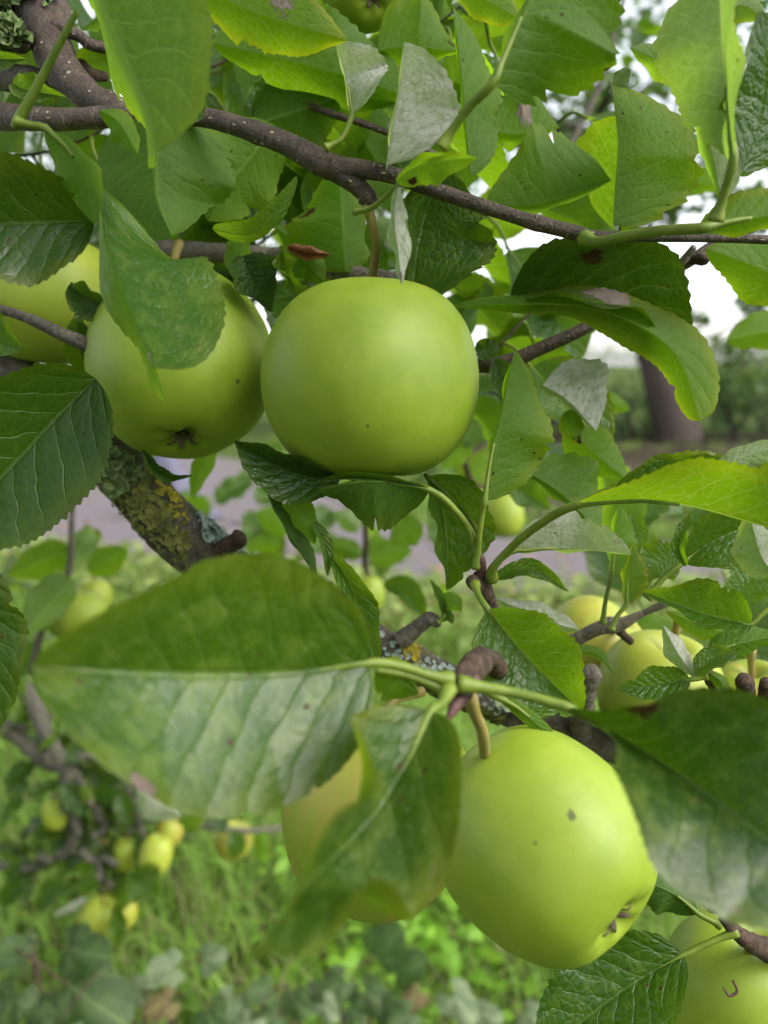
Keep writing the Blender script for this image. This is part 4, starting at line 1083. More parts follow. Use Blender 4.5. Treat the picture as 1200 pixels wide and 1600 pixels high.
# a short black curl lying on the corner apple's skin
cq = P(1148, 1548, 0.31)
kv, kf, ku = tube([P(1145, 1532, 0.2805), P(1152, 1548, 0.2797), P(1140, 1556, 0.2795), P(1130, 1543, 0.2797)], [0.0004, 0.0005, 0.0005, 0.0003], 6, 12)
mesh_obj('curl', kv, kf, M_BUD, corner, kv[0], ku)
apple(1282, 1585, 0.30, 92, (0, 1, 0.2), 'pale yellow green apple cut by the right edge at the bottom corner', seed=19, yellow=0.3)
apple(572, -34, 0.33, 78, (-0.2, 1, -0.62), 'shaded green apple cut by the top edge', seed=21, spin=1.0)
apple(928, 1010, 0.40, 80, (0.55, 0.8, 0.35), 'apple with a russet stalk hollow behind the right hand twig', seed=23, russet=0.3, blush=0.15, yellow=0.35, stalk=[(972, 985, 0.36), (965, 978, 0.332)])
apple(1030, 1078, 0.35, 98, (0.15, 1, 0.35), 'pale green apple behind the folded pale leaf at the right', seed=25, yellow=0.4, blush=0.15)
apple(1178, 1098, 0.36, 70, (-0.2, 1, 0.3), 'blushed apple at the right edge behind the knobbly spurs', seed=27, yellow=0.2, blush=0.9, russet=0.4)
bgp = 'small yellow apples in the blurred background'
apple(786, 803, 1.0, 33, (-0.15, 1, 0), 'small yellow green apple beside the petiole of the upright leaf', bgp, 1.15, 31, [(780, 770, 0.97), (772, 765, 0.95)], False, yellow=0.35)
apple(748, 792, 1.05, 26, (0, 1, 0), 'small apple mostly hidden behind the speckled dark leaf', bgp, 1.1, 32, None, False, yellow=0.45)
apple(577, 928, 1.0, 25, (0, 1, 0), 'small green apple hanging on the thin shoot below the middle apple', bgp, 1.2, 33, [(575, 900, 1.0)], False, yellow=0.1)
apple(124, 962, 0.76, 44, (0.1, 1, 0.1), 'blurred pale apple on the drooping twig at the left, the lower of two', bgp, 0.95, 34, [(105, 905, 0.75)], False, yellow=0.25)
apple(145, 932, 0.79, 30, (0.1, 1, 0.1), 'blurred yellow apple on the drooping twig at the left, behind and above another', bgp, 0.95, 35, None, False, yellow=0.6)

# ================================================================= GROUND
M_SOIL = plain_material('soil', (0.055, 0.042, 0.026), (0.12, 0.095, 0.055), 3.0, 0.95, bump=0.6, dist=0.02, spec=0.05)
M_TURF = plain_material('turf', (0.035, 0.06, 0.012), (0.085, 0.12, 0.025), 4.0, 0.95, bump=0.6, dist=0.02, spec=0.05)
def gravel_material():
    t = NT('gravel')
    p = t.n('ShaderNodeTexCoord').outputs['Object']
    n1, n2, n3 = t.noise(p, 45.0, 4, 0.7), t.noise(p, 2.2, 5, 0.65), t.noise(p, 0.7, 4, 0.6)
    c = t.mix(n1, (0.10, 0.085, 0.092), (0.205, 0.182, 0.195))
    c = t.mix(t.step(n2, 0.5, 0.7), c, (0.15, 0.12, 0.10))
    c = t.mix(t.mul(t.step(n3, 0.52, 0.66), 0.6), c, (0.10, 0.13, 0.05))
    return t.done(t.principled(c, 0.9, t.bump(n1, 0.5, 0.01), 0.15))
M_PATH = gravel_material()
M_EARTH = plain_material('bare_earth', (0.030, 0.025, 0.016), (0.072, 0.060, 0.040), 1.4, 0.95, bump=0.6, dist=0.03, spec=0.05)

def sheet(name, pts, z, mat):
    o = mesh_obj(name, [Vector((x, y, z)) for x, y in pts], [tuple(range(len(pts)))], mat, smooth=False)
    o['kind'] = 'structure'
    return o

sheet('ground', [(-150, -150), (150, -150), (150, 150), (-150, 150)], 0.0, M_TURF)
near = [(-20, 7.6), (-6, 6.6), (-2.2, 5.6), (-0.4, 4.9), (0.5, 4.7), (1.6, 4.7), (4, 4.9), (12, 5.6), (30, 7)]
far = [(30, 9.0), (12, 7.0), (4, 6.2), (1.8, 6.0), (0.6, 6.3), (-0.2, 7.6), (-1.4, 10.4), (-4, 13.5), (-20, 19)]
sheet('path', near + far, 0.004, M_PATH)
sheet('flower_bed', [(0.7, 7.2), (3, 6.9), (9, 7.4), (20, 9), (20, 16), (8, 15.5), (3, 15.0), (1.0, 14.2)], 0.004, M_EARTH)

def blades(name, regions, mat, group=None, seed=5):
    """grass: thousands of bent blades in one mesh; regions = (n, poly test fn, xr, yr, hmin, hmax, width)"""
    rg = np.random.default_rng(seed)
    allV, allF, k = [], [], 0
    for n, ok, xr, yr, h0, h1, wd in regions:
        x = rg.uniform(*xr, n); y = rg.uniform(*yr, n)
        m = ok(x, y); x, y = x[m], y[m]; n2 = len(x)
        h = rg.uniform(h0, h1, n2) * (0.65 + 0.5 * np.sin(x * 3.1 + y * 1.7) ** 2)
        an = rg.uniform(0, 6.283, n2); bend = rg.uniform(0.15, 1.1, n2) * h
        dx, dy = np.cos(an), np.sin(an)
        px, py = -dy * wd, dx * wd
        z0 = np.zeros(n2)
        pts = [(x - px, y - py, z0), (x + px, y + py, z0),
               (x + dx * bend * .3 - px * .8, y + dy * bend * .3 - py * .8, h * .55), (x + dx * bend * .3 + px * .8, y + dy * bend * .3 + py * .8, h * .55),
               (x + dx * bend, y + dy * bend, h * (1 - 0.25 * bend / h))]
        V = np.stack([np.stack(p, -1) for p in pts], 1).reshape(-1, 3)
        b = np.arange(n2)[:, None] * 5 + k
        allF.append(np.concatenate([b + np.array([[0, 1, 3]]), b + np.array([[0, 3, 2]]), b + np.array([[2, 3, 4]])]))
        allV.append(V); k += len(V)
    o = mesh_obj(name, np.vstack(allV), np.vstack(allF).tolist(), mat)
    o['kind'] = 'stuff'
    if group: o['group'] = group
    return o

def near_edge(x): return np.interp(x, [p[0] for p in near], [p[1] for p in near])
def far_edge(x): return np.interp(x, [p[0] for p in far[::-1]], [p[1] for p in far[::-1]])
M_GRASS = plain_material('grass_blade', (0.08, 0.20, 0.012), (0.28, 0.45, 0.07), 6, 0.55, trans=(0.46, 0.66, 0.12), island=0.7)
M_STRAW = plain_material('dry_grass', (0.30, 0.27, 0.12), (0.50, 0.44, 0.24), 6, 0.7, trans=(0.4, 0.35, 0.15), island=0.7)
blades('grass', [(30000, lambda x, y: y < near_edge(x) - 0.9, (-2.4, 2.6), (1.1, 4.4), 0.10, 0.30, 0.0036),
                 (9000, lambda x, y: (y > far_edge(x) + 0.05) & (y < far_edge(x) + 1.3), (-1.5, 7), (5.5, 12), 0.06, 0.16, 0.005),
                 (1600, lambda x, y: (y > 12.2) & (y < 13.5), (-2, 10), (10.4, 13.6), 0.08, 0.2, 0.006)], M_GRASS)
blades('dry_grass', [(10000, lambda x, y: y < near_edge(x) - 0.5, (-2.2, 2.2), (1.2, 4.4), 0.08, 0.24, 0.0022)], M_STRAW, seed=8)

def scatter_leaves(name, centers, sizes, mat, seed=3, flat=0.5, kind=None, parent=None, origin=None, only_mesh=False, fold=0.25):
    """many small folded leaf blades as one mesh: centers (n,3), sizes (n,)"""
    rg = np.random.default_rng(seed)
    n = len(centers)
    d = rg.normal(size=(n, 3)); d[:, 2] *= flat; d /= np.linalg.norm(d, axis=1)[:, None]
    u = rg.normal(size=(n, 3)) * (0.35 + flat); u[:, 2] += 1.0
    u -= d * (u * d).sum(1)[:, None]; u /= np.linalg.norm(u, axis=1)[:, None]
    s = np.cross(d, u)
    z = sizes[:, None]
    wd = rg.uniform(0.28, 0.42, n)[:, None] * z
    c = centers
    V = np.stack([c - d * z * .5, c - d * z * .12 - s * wd * .95 + u * z * fold * .35, c + d * z * .25 - s * wd * .62 + u * z * fold * .2, c + d * z * .5 - u * z * .12,
                  c + d * z * .25 + s * wd * .62 + u * z * fold * .2, c - d * z * .12 + s * wd * .95 + u * z * fold * .35, c - d * z * .1, c + d * z * .25 - u * z * .03], 1).reshape(-1, 3)
    b = np.arange(n)[:, None] * 8
    Fq = np.concatenate([b + np.array([[0, 6, 1, 1]])[:, :3], b + np.array([[0, 5, 6]]), b + np.array([[7, 3, 2]]), b + np.array([[7, 4, 3]]),
                         b + np.array([[6, 7, 2]]), b + np.array([[6, 2, 1]]), b + np.array([[6, 5, 4]]), b + np.array([[6, 4, 7]])])
    if only_mesh: return V, Fq
    o = mesh_obj(name, V, Fq.tolist(), mat, parent, origin)
    if kind: o['kind'] = kind
    return o

cp = scatter_leaves('foliage', SHADE_CANOPY[0], RNG.uniform(0.05, 0.085, len(SHADE_CANOPY[0])), M_SHADE_CANOPY, 17, 0.5, 'stuff', tree, trunk_base)  # unseen added leaves that dim the light from overhead
for k in range(5):  # unseen limbs carrying the added leaves
    e = tb + Vector((0.25 + 0.28 * k, -1.0 + 0.55 * k, 2.5 + 0.1 * (k % 3)))
    v, fc, uv = tube([tb + Vector((0.04, 0.03, 1.7)), tb + Vector((0.1 + 0.1 * k, -0.35 + 0.2 * k, 2.2)), e], [0.035, 0.025, 0.008], 8, 14, 0.08)
    mesh_obj('branch', v, fc, M_LIMB, tree, tb, uv)
# low plants between the grass and the path, with fallen leaves
M_COVER = plain_material('low_plants', (0.13, 0.22, 0.04), (0.36, 0.42, 0.13), 5, 0.6, trans=(0.36, 0.50, 0.10), island=0.85)
M_FALLEN = plain_material('fallen_leaves', (0.26, 0.13, 0.05), (0.52, 0.38, 0.22), 5, 0.8, trans=(0.4, 0.2, 0.06), island=0.85)
n = 5200
x = RNG.uniform(-3.2, 3.0, n); f = RNG.random(n); y = near_edge(x) - 0.06 - f * 1.35
cc = np.stack([x, y, RNG.uniform(0.02, 0.30, n) * (0.25 + 0.75 * np.minimum(1, f * 3))], 1)
scatter_leaves('ground_cover', cc, RNG.uniform(0.035, 0.085, n), M_COVER, 4, 0.4, 'stuff')
n = 900
x = RNG.uniform(-3.5, 3.5, n); y = near_edge(x) + RNG.normal(-0.35, 0.55, n)
scatter_leaves('fallen_leaves', np.stack([x, y, np.full(n, 0.03) + RNG.random(n) * .05], 1), RNG.uniform(0.03, 0.08, n), M_FALLEN, 6, 0.1, 'stuff')
# bright small-leaved weeds below the lower apple
n = 420
ctr = P(610, 1440, 1.85)
cc = RNG.normal(size=(n, 3)) * np.array([0.16, 0.16, 0.07]) + np.array([ctr.x, ctr.y, ctr.z])
M_WEED = plain_material('weed_leaf', (0.13, 0.30, 0.02), (0.24, 0.44, 0.04), 8, 0.5, trans=(0.42, 0.66, 0.06), island=0.6)
scatter_leaves('weeds', cc, RNG.uniform(0.03, 0.055, n), M_WEED, 12, 0.3, 'stuff')
n = 90
x = RNG.uniform(-0.1, 1.0, n); y = RNG.uniform(1.25, 2.6, n)
scatter_leaves('weeds', np.stack([x, y, RNG.uniform(0.05, 0.24, n)], 1), RNG.uniform(0.025, 0.055, n), M_WEED, 13, 0.3, 'stuff')

# ================================================================= SECOND APPLE TREE (lower left, blurred)
t2b = P(-260, 1300, 1.45); t2b.z = 0
tree2 = empty('apple_tree', t2b)
tag(tree2, 'smaller apple tree with yellow fruit low at the left, blurred', 'apple tree')
v, fc, uv = tube([t2b - Vector((0, 0, .03)), t2b + Vector((.02, 0, .35)), t2b + Vector((0, .02, .75)), t2b + Vector((.05, 0, 1.15)), t2b + Vector((.03, .05, 1.6))], [.06, .05, .045, .035, .02], 14, 24, .08)
mesh_obj('trunk', v, fc, M_LIMB, tree2, t2b, uv)
M_OLDTWIG = bark_material('lichened_twig', (0.075, 0.066, 0.050), (0.22, 0.205, 0.165), moss=0.6, rough=0.9)
B2 = [
    [(-260, 1130, 1.45, 26), (-60, 1040, 1.38, 20), (38, 1078, 1.35, 13), (68, 1140, 1.33, 12), (95, 1190, 1.32, 13), (110, 1212, 1.31, 14), (105, 1245, 1.31, 10), (82, 1290, 1.30, 6)],
    [(-260, 1170, 1.45, 22), (-60, 1120, 1.40, 15), (10, 1140, 1.36, 12), (50, 1172, 1.34, 12), (90, 1196, 1.32, 12), (140, 1180, 1.32, 9), (180, 1195, 1.32, 8), (200, 1222, 1.32, 5)],
    [(-100, 1330, 1.38, 9), (20, 1356, 1.35, 6), (60, 1352, 1.34, 6), (105, 1330, 1.33, 8), (116, 1290, 1.32, 9), (110, 1240, 1.31, 8)],
    [(112, 1330, 1.33, 6), (150, 1345, 1.32, 5), (155, 1375, 1.32, 5), (160, 1395, 1.32, 4)],
    [(140, 1262, 1.32, 5), (165, 1285, 1.32, 6), (200, 1298, 1.32, 5), (215, 1290, 1.32, 4)],
    [(200, 1222, 1.32, 5), (205, 1250, 1.32, 5), (218, 1290, 1.32, 5), (225, 1310, 1.32, 4)],
    [(215, 1220, 1.32, 4), (280, 1275, 1.4, 4), (330, 1293, 1.45, 5), (390, 1298, 1.5, 5), (446, 1292, 1.55, 5), (560, 1270, 1.6, 4)],
    [(70, 1080, 1.36, 4), (85, 1110, 1.36, 5), (68, 1132, 1.34, 6)],
]
rs = random.Random(5)
for b in list(B2[:5]):                                  # short fruiting spurs
    for _ in range(4):
        k = rs.randrange(1, len(b) - 1); q = b[k]; an = rs.uniform(0, 6.28); ln = rs.uniform(14, 34)
        B2.append([q, (q[0] + math.cos(an) * ln * .5, q[1] + math.sin(an) * ln * .5, q[2] - .01, 5), (q[0] + math.cos(an + .4) * ln, q[1] + math.sin(an + .4) * ln, q[2] - .02, 6)])
for i, b in enumerate(B2):
    w = [P(*q[:3]) for q in b]
    v, fc, uv = tube(w, [q[3] * q[2] / F for q in b], 10, 14 * (len(b) - 1), 0.34, seed=i + 30)
    mesh_obj('branch', v, fc, M_OLDTWIG, tree2, w[0], uv)
NODES = [Vector(q) for b in B2 for q in spline([tuple(P(*q[:3])) for q in b], 14)[4:]]
rs = random.Random(77)
FRUIT = [(86, 1272, 1.28), (243, 1337, 1.26), (195, 1336, 1.3), (264, 1300, 1.33), (152, 1436, 1.26), (188, 1425, 1.34), (364, 1312, 1.5)]
PROTO_SMALL = [proto_leaf(rs.uniform(0.05, 0.07), rs.uniform(0.017, 0.023), 300 + i, rs.uniform(.1, .6), rs.uniform(0, .4), rs.uniform(-.5, .5)) for i in range(6)]
for i in range(270):
    b = rs.choice(NODES) + Vector((rs.gauss(0, .03), 0.02 + abs(rs.gauss(0, .07)), rs.gauss(0, .03)))
    dr = Vector((rs.uniform(-1, 1), rs.uniform(-1, 1), rs.uniform(-1.0, 0.5)))
    up = Vector((rs.uniform(-.7, .7), rs.uniform(-.9, .5), 1))
    if any((b + dr.normalized() * .06 - P(*fp)).length < .075 and b.y < P(*fp).y + .03 for fp in FRUIT): continue
    free_leaf(tree2, b, dr, up, rs.uniform(.6, 1.05), rs.choice(PROTO_SMALL), yellow=max(0, rs.gauss(.12, .2)), dust=rs.random() * .8, dark=rs.random() * .7, pale=max(0, rs.gauss(.1, .3)), spots=rs.random() * .5)
def LG(pts, d, wl, wr, face='T', **k): return hand_leaf(tree2, pts, d, wl, wr, face, res=0.8, **k)
LG([(215, 1235), (245, 1255), (283, 1275)], 1.28, [22, 30, 20], [22, 28, 20], 'U', pale=0.9, burn=0.4)
LG([(200, 1370), (225, 1385), (250, 1400)], 1.27, [26, 36, 26], [22, 30, 22], 'T', dust=0.9)
LG([(180, 1410), (182, 1440), (183, 1485)], 1.27, [12, 16, 10], [10, 14, 8], 'T', dust=0.8)
LG([(150, 1370), (135, 1385), (122, 1402)], 1.28, 16, 18, 'U', dark=0.4)
LG([(135, 1405), (110, 1420), (83, 1432)], 1.28, 6, 8, 'U', pale=0.9)
LG([(100, 1225), (115, 1250), (130, 1275)], 1.28, 18, 16, 'T', dark=0.5)
LG([(125, 1228), (138, 1245), (145, 1262)], 1.28, 8, 8, 'U', yellow=0.9, patch=(.5, .8, .2, 1.0))
LG([(185, 1240), (195, 1262), (200, 1290)], 1.28, 14, 16, 'T', dark=0.5)
LG([(40, 1370), (20, 1390), (2, 1420)], 1.3, 16, 16, 'T', dark=0.6)
LG([(35, 1352), (20, 1360), (10, 1372)], 1.3, 10, 12, 'T', dark=0.6)
LG([(105, 1390), (80, 1395), (58, 1425)], 1.3, 16, 18, 'T', dust=0.5)
LG([(360, 1298), (368, 1320), (360, 1340)], 1.45, 16, 14, 'T', dust=0.4)
LG([(405, 1300), (410, 1320), (402, 1345)], 1.48, 14, 14, 'U')
gA = 'small yellow apples on the low branches at the left'
apple(86, 1272, 1.31, 20, (-0.1, 1, 0), 'small yellow apple highest at the left under the lichened twigs', gA, 1.25, 41, [(88, 1240, 1.31)], False, yellow=0.45)
apple(243, 1337, 1.30, 26, (0.2, 1, -0.1), 'bright yellow apple with a black bruise at the low left', gA, 1.25, 42, [(228, 1305, 1.32)], False, yellow=0.6)
apple(195, 1336, 1.34, 20, (0.1, 1, 0), 'dull green apple between two yellow ones at the low left', gA, 1.3, 43, [(200, 1305, 1.32)], False, yellow=0.3)
apple(264, 1300, 1.38, 22, (0.2, 1, 0), 'yellow apple with a brown hollow behind the bruised one', gA, 1.1, 44, [(255, 1280, 1.36)], False, yellow=0.6, russet=0.5)
apple(152, 1436, 1.31, 31, (0.45, 0.9, 0.15), 'large yellow green apple lowest of the blurred ones at the left', gA, 1.12, 45, [(162, 1390, 1.31)], False, yellow=0.6)
apple(188, 1425, 1.39, 26, (-0.1, 1, 0.2), 'yellow apple peeping out behind the lowest one', gA, 1.1, 46, [(170, 1390, 1.35)], False, yellow=0.6, russet=0.4)
apple(364, 1312, 1.55, 32, (0.2, 1, -0.2), 'blurred yellow green apple alone on a thin branch over the grass', gA, 0.9, 47, [(360, 1290, 1.55)], False, yellow=0.65, russet=0.4)
apple(160, 1308, 1.36, 12, (0.1, 1, 0), 'tiny shrivelled brown apple among the leaves at the low left', gA, 1.0, 48, [(158, 1295, 1.35)], False, yellow=0.2, russet=1.0, blush=1.0)

# ================================================================= CURRANT BUSHES along the bottom
M_CURR = plain_material('currant_leaf', (0.045, 0.085, 0.022), (0.095, 0.15, 0.045), 40, 0.6, trans=(0.12, 0.26, 0.04), bump=0.5, spec=0.5, uvvein=True)
M_CURR_PALE = plain_material('pale_currant_leaf', (0.14, 0.20, 0.10), (0.27, 0.32, 0.19), 40, 0.7, trans=(0.25, 0.38, 0.1), bump=0.5, uvvein=True)
M_CURR_BROWN = plain_material('withered_currant_leaf', (0.13, 0.08, 0.045), (0.25, 0.22, 0.09), 60, 0.7, trans=(0.4, 0.3, 0.05), uvvein=True)
M_STEM = bark_material('currant_stem', (0.07, 0.04, 0.03), (0.16, 0.10, 0.07))

def lobed_mesh(size, seed, mat):
    """three to five lobed blade, stalk end at the origin, pointing along +Y"""
    rs = random.Random(seed)
    k = 60
    ring = []
    for i in range(k + 1):
        an = -2.62 + 5.24 * i / k
        lobe = 0.62 + 0.36 * abs(math.cos(an * 1.32)) ** 0.7 * (1 - 0.10 * abs(an))
        lobe *= 1 + 0.06 * math.sin(i * 2.9) + rs.uniform(-.03, .03)
        lobe *= 1.0 - 0.12 * (abs(an) / 2.62)
        ring.append((math.sin(an) * lobe * 0.58, 0.30 + math.cos(an) * lobe * 0.62))
    V, UV, Fc = [], [], []
    for g in (0.0, 0.3, 0.62, 0.85, 1.0):
        for x, y in ring:
            X, Y = x * g, 0.22 + (y - 0.22) * g
            z = -0.16 * g * g + 0.05 * abs(x) * g + 0.05 * g * math.sin(9 * math.atan2(x, y + .2)) - 0.1 * Y * Y
            V.append((X * size, Y * size, z * size)); UV.append((X + .5, Y))
    m = k + 1
    for r in range(4):
        for i in range(k):
            a = r * m + i
            Fc.append((a, a + m, a + m + 1, a + 1))
    tv, tf, tu = tube([Vector((0, -size * .7, .01)), Vector((0, -size * .3, .012)), Vector((0, .2 * size, 0))], [.0011, .0009, .0008], 6, 6)
    b = len(V)
    V += [tuple(q) for q in tv]; UV += tu; nb = len(Fc)
    Fc += [tuple(q + b for q in f_) for f_ in tf]
    me = mesh_obj('leaf', V, Fc, mat, uvs=UV, mesh_only=True)
    me.materials.append(M_STEM)
    for i in range(nb, len(me.polygons)): me.polygons[i].material_index = 1
    return me
CURR = [lobed_mesh(0.058 + 0.008 * i, 60 + i, M_CURR) for i in range(3)]
CURR_P = [lobed_mesh(0.055 + 0.01 * i, 70 + i, M_CURR_PALE) for i in range(2)]
CURR_B = [lobed_mesh(0.05, 80, M_CURR_BROWN)]

def currant(px, py, d, label, leaves, nst=3, group='currant bushes in front of the grass', seed=1, extra=8, pale=0.25, brown=0.1):
    """top of the bush at photo px, py; leaves = seen ones (px, py, d, aim px, aim py, size, kind)"""
    rs = random.Random(seed)
    top = P(px, py, d)
    base = Vector((top.x, top.y + 0.03, 0))
    o = empty('currant_bush', base)
    tag(o, label, 'bush', group)
    pts = []
    for s in range(nst):
        sp = Vector((rs.uniform(-.08, .08), rs.uniform(-.05, .1), 0))
        e = top + Vector((sp.x * 1.2, sp.y, rs.uniform(-.10, 0.0))) if s else top
        b = base + sp * .4
        m = (b + e) / 2 + Vector((rs.uniform(-.03, .03), rs.uniform(-.02, .02), 0))
        v, fc, uv = tube([b, m, e], [.005, .004, .002], 7, 14, .05, seed=s)
        mesh_obj('stem', v, fc, M_STEM, o, b, uv)
        pts += [Vector(q) for q in spline([tuple(b), tuple(m), tuple(e)], 10)[3:]]
    def place(b, dr, up, sc_, me):
        lf = bpy.data.objects.new('leaf', me); C.objects.link(lf)
        y = dr.normalized(); z = (up - y * up.dot(y)).normalized(); xx = y.cross(z)
        lf.rotation_euler = Matrix((xx, y, z)).transposed().to_euler(); lf.scale = (sc_,) * 3
        put(lf, b, o)
    for (lx, ly, ld, ax, ay, sz, kd) in leaves:
        b = P(lx, ly, ld); a = P(ax, ay, ld - 0.02)
        me = {'d': rs.choice(CURR), 'p': rs.choice(CURR_P), 'b': CURR_B[0]}[kd]
        place(b, a - b, Vector((rs.uniform(-.3, .3), -0.75, 0.75)), sz, me)
    for i in range(extra):
        b = rs.choice(pts)
        an = rs.uniform(0, 6.28)
        dr = Vector((math.cos(an), math.sin(an), rs.uniform(-.4, .3)))
        r = rs.random()
        me = CURR_B[0] if r < brown else rs.choice(CURR_P) if r < brown + pale else rs.choice(CURR)
        place(b + dr * .05, dr, Vector((rs.uniform(-.4, .4), rs.uniform(-.7, .3), 1)), rs.uniform(.6, 1.0), me)
    return o
gC = 'currant bushes in front of the grass'
currant(50, 1480, 0.98, 'tall currant bush with big dark lobed leaves in the lower left corner',
        [(88, 1525, .96, 150, 1570, 1.5, 'd'), (55, 1500, .98, 25, 1490, 1.0, 'd'), (95, 1480, .97, 140, 1490, 0.95, 'd'), (30, 1540, .95, 0, 1600, 1.0, 'd'), (100, 1590, .93, 60, 1640, 1.1, 'd'), (150, 1540, 1.0, 165, 1600, .8, 'p')], 4, gC, 3, 7, .2, .1)
currant(268, 1520, 1.15, 'currant bush with a pale leaf and a withered brown one below the grass gap',
        [(285, 1510, 1.1, 245, 1515, .95, 'p'), (310, 1500, 1.1, 345, 1495, .75, 'p'), (275, 1560, 1.08, 230, 1580, .9, 'b'), (320, 1570, 1.06, 330, 1600, .8, 'd')], 3, gC, 4, 5, .5, .3)
currant(400, 1545, 1.25, 'currant bush below the tip of the curled leaf',
        [(370, 1550, 1.2, 350, 1590, 1.0, 'p'), (430, 1545, 1.2, 400, 1550, .8, 'd'), (455, 1555, 1.2, 470, 1575, .8, 'd'), (440, 1580, 1.2, 410, 1600, .9, 'd'), (400, 1585, 1.18, 370, 1620, 1., 'p')], 3, gC, 5, 6, .4, .1)
currant(530, 1530, 1.3, 'currant bush with dark and grey green leaves in the middle of the bottom edge',
        [(545, 1525, 1.28, 515, 1550, .9, 'd'), (580, 1500, 1.3, 600, 1480, 1.2, 'd'), (560, 1540, 1.26, 585, 1560, .9, 'd'), (500, 1560, 1.25, 520, 1590, .8, 'p'), (610, 1520, 1.3, 640, 1510, 1.1, 'd'), (590, 1570, 1.24, 620, 1580, 1, 'd')], 3, gC, 6, 7, .3, .1)
currant(690, 1545, 1.3, 'currant bush with a pale grey leaf just left of the bottom right dark leaf',
        [(700, 1545, 1.25, 730, 1580, 1.2, 'p'), (660, 1545, 1.28, 640, 1570, .9, 'b'), (740, 1580, 1.25, 775, 1590, .9, 'p'), (650, 1580, 1.2, 620, 1600, .9, 'd')], 3, gC, 7, 6, .5, .15)
currant(820, 1600, 1.35, 'currant bush mostly below the frame beside the lower right apple', [(815, 1575, 1.3, 835, 1590, .8, 'p')], 2, gC, 8, 4, .4, .1)

# ================================================================= UNIDENTIFIED SHAPE by the path, built as heaped cloth
M_CLOTH = plain_material('lavender_cloth', (0.085, 0.082, 0.125), (0.13, 0.125, 0.175), 14, 0.85, bump=0.2, dist=0.01)
g0 = G(285, 812)
V, Fc = [], []
nr, na = 14, 40
for i in range(nr + 1):
    f = i / nr
    for j in range(na):
        an = 2 * math.pi * j / na
        r = 0.05 + 0.30 * f ** 0.8 + 0.035 * f * math.sin(an * 5 + 2 * f) + 0.02 * f * math.sin(an * 9)
        z = 0.62 * (1 - f) ** 1.25 + 0.03 * math.sin(an * 3 + f * 6) * f * (1 - f) + 0.015
        V.append(g0 + Vector((math.cos(an) * r * 0.95 - 0.16 * (1 - f), math.sin(an) * r * 0.6, z)))
V.append(g0 + Vector((-0.16, 0, 0.65)))
for i in range(nr):
    for j in range(na):
        a, b = i * na + j, i * na + (j + 1) % na
        Fc.append((a, a + na, b + na, b))
for j in range(na): Fc.append((len(V) - 1, j, (j + 1) % na))
cl = mesh_obj('cloth_cover', V, Fc, M_CLOTH, None, g0)
tag(cl, 'blurred lavender grey cloth heaped beside the path behind the lichened limb', 'cloth')

# ================================================================= SHRUBS AND TREES BEYOND
M_SHRUB = plain_material('shrub_leaf', (0.045, 0.10, 0.025), (0.17, 0.25, 0.07), 2.0, 0.6, trans=(0.28, 0.42, 0.08), island=0.6)
M_DARKSHRUB = plain_material('dark_shrub_leaf', (0.025, 0.055, 0.02), (0.08, 0.13, 0.05), 2.0, 0.6, trans=(0.12, 0.22, 0.05), island=0.6)
M_CROWN = plain_material('crown_leaf', (0.035, 0.075, 0.02), (0.11, 0.18, 0.05), 1.2, 0.6, trans=(0.18, 0.32, 0.05), island=0.6)
M_TRUNK = bark_material('tree_bark', (0.055, 0.040, 0.032), (0.11, 0.085, 0.07), rough=0.9)

def clumps(rs, centers, n, spread):
    c = np.array(centers)
    k = rs.integers(0, len(c), n)
    p = rs.normal(size=(n, 3))
    p /= np.maximum(1.0, np.linalg.norm(p, axis=1)[:, None] * 0.75)
    return c[k][:, :3] + p * c[k][:, 3:4] * np.array([1, 1, spread])

def shrub(x, y, w, h, label, mat, seed, n=1500, group='shrubs along the far side of the path', leaf=0.09):
    rs = np.random.default_rng(seed)
    o = empty('shrub', (x, y, 0))
    tag(o, label, 'shrub', group)
    cs = [(x + rs.uniform(-.42, .42) * w, y + rs.uniform(-.35, .35) * w, h * rs.uniform(.3, .82), w * rs.uniform(.13, .22)) for _ in range(12)]
    scatter_leaves('foliage', clumps(rs, cs, n, .9), rs.uniform(leaf * .6, leaf * 1.4, n), mat, seed, .6, None, o, (x, y, h * .5))
    for k in range(4):
        c = cs[k]
        v, fc, uv = tube([Vector((x + rs.uniform(-.1, .1), y, -.02)), Vector(((x + c[0]) / 2, (y + c[1]) / 2, c[2] * .6)), Vector(c[:3])], [.035, .025, .012], 7, 10, .05)
        mesh_obj('stem', v, fc, M_TRUNK, o, (x, y, 0), uv)
    return o

def far_tree(base, trunk, rt, crown, label, seed, n=3500, leaf=0.16, group='trees beyond the path'):
    """trunk = list of world points, crown = (cx, cy, cz, r) clumps"""
    rs = np.random.default_rng(seed)
    o = empty('tree', base)
    tag(o, label, 'tree', group)
    v, fc, uv = tube(trunk, list(np.linspace(rt, rt * .45, len(trunk))), 16, 30, .06, seed=seed)
    mesh_obj('trunk', v, fc, M_TRUNK, o, base, uv)
    for k, c in enumerate(crown[:9]):
        s = trunk[-1 - k % 2]
        v, fc, uv = tube([s, (s + Vector(c[:3])) / 2 + Vector((0, 0, .25)), Vector(c[:3])], [rt * .35, rt * .22, rt * .06], 8, 12, .05, seed=k)
        mesh_obj('limb', v, fc, M_TRUNK, o, base, uv)
    cr = scatter_leaves('crown', clumps(rs, crown, n, .7), rs.uniform(leaf * .6, leaf * 1.4, n), M_CROWN, seed, .6, None, o, base)
    return o

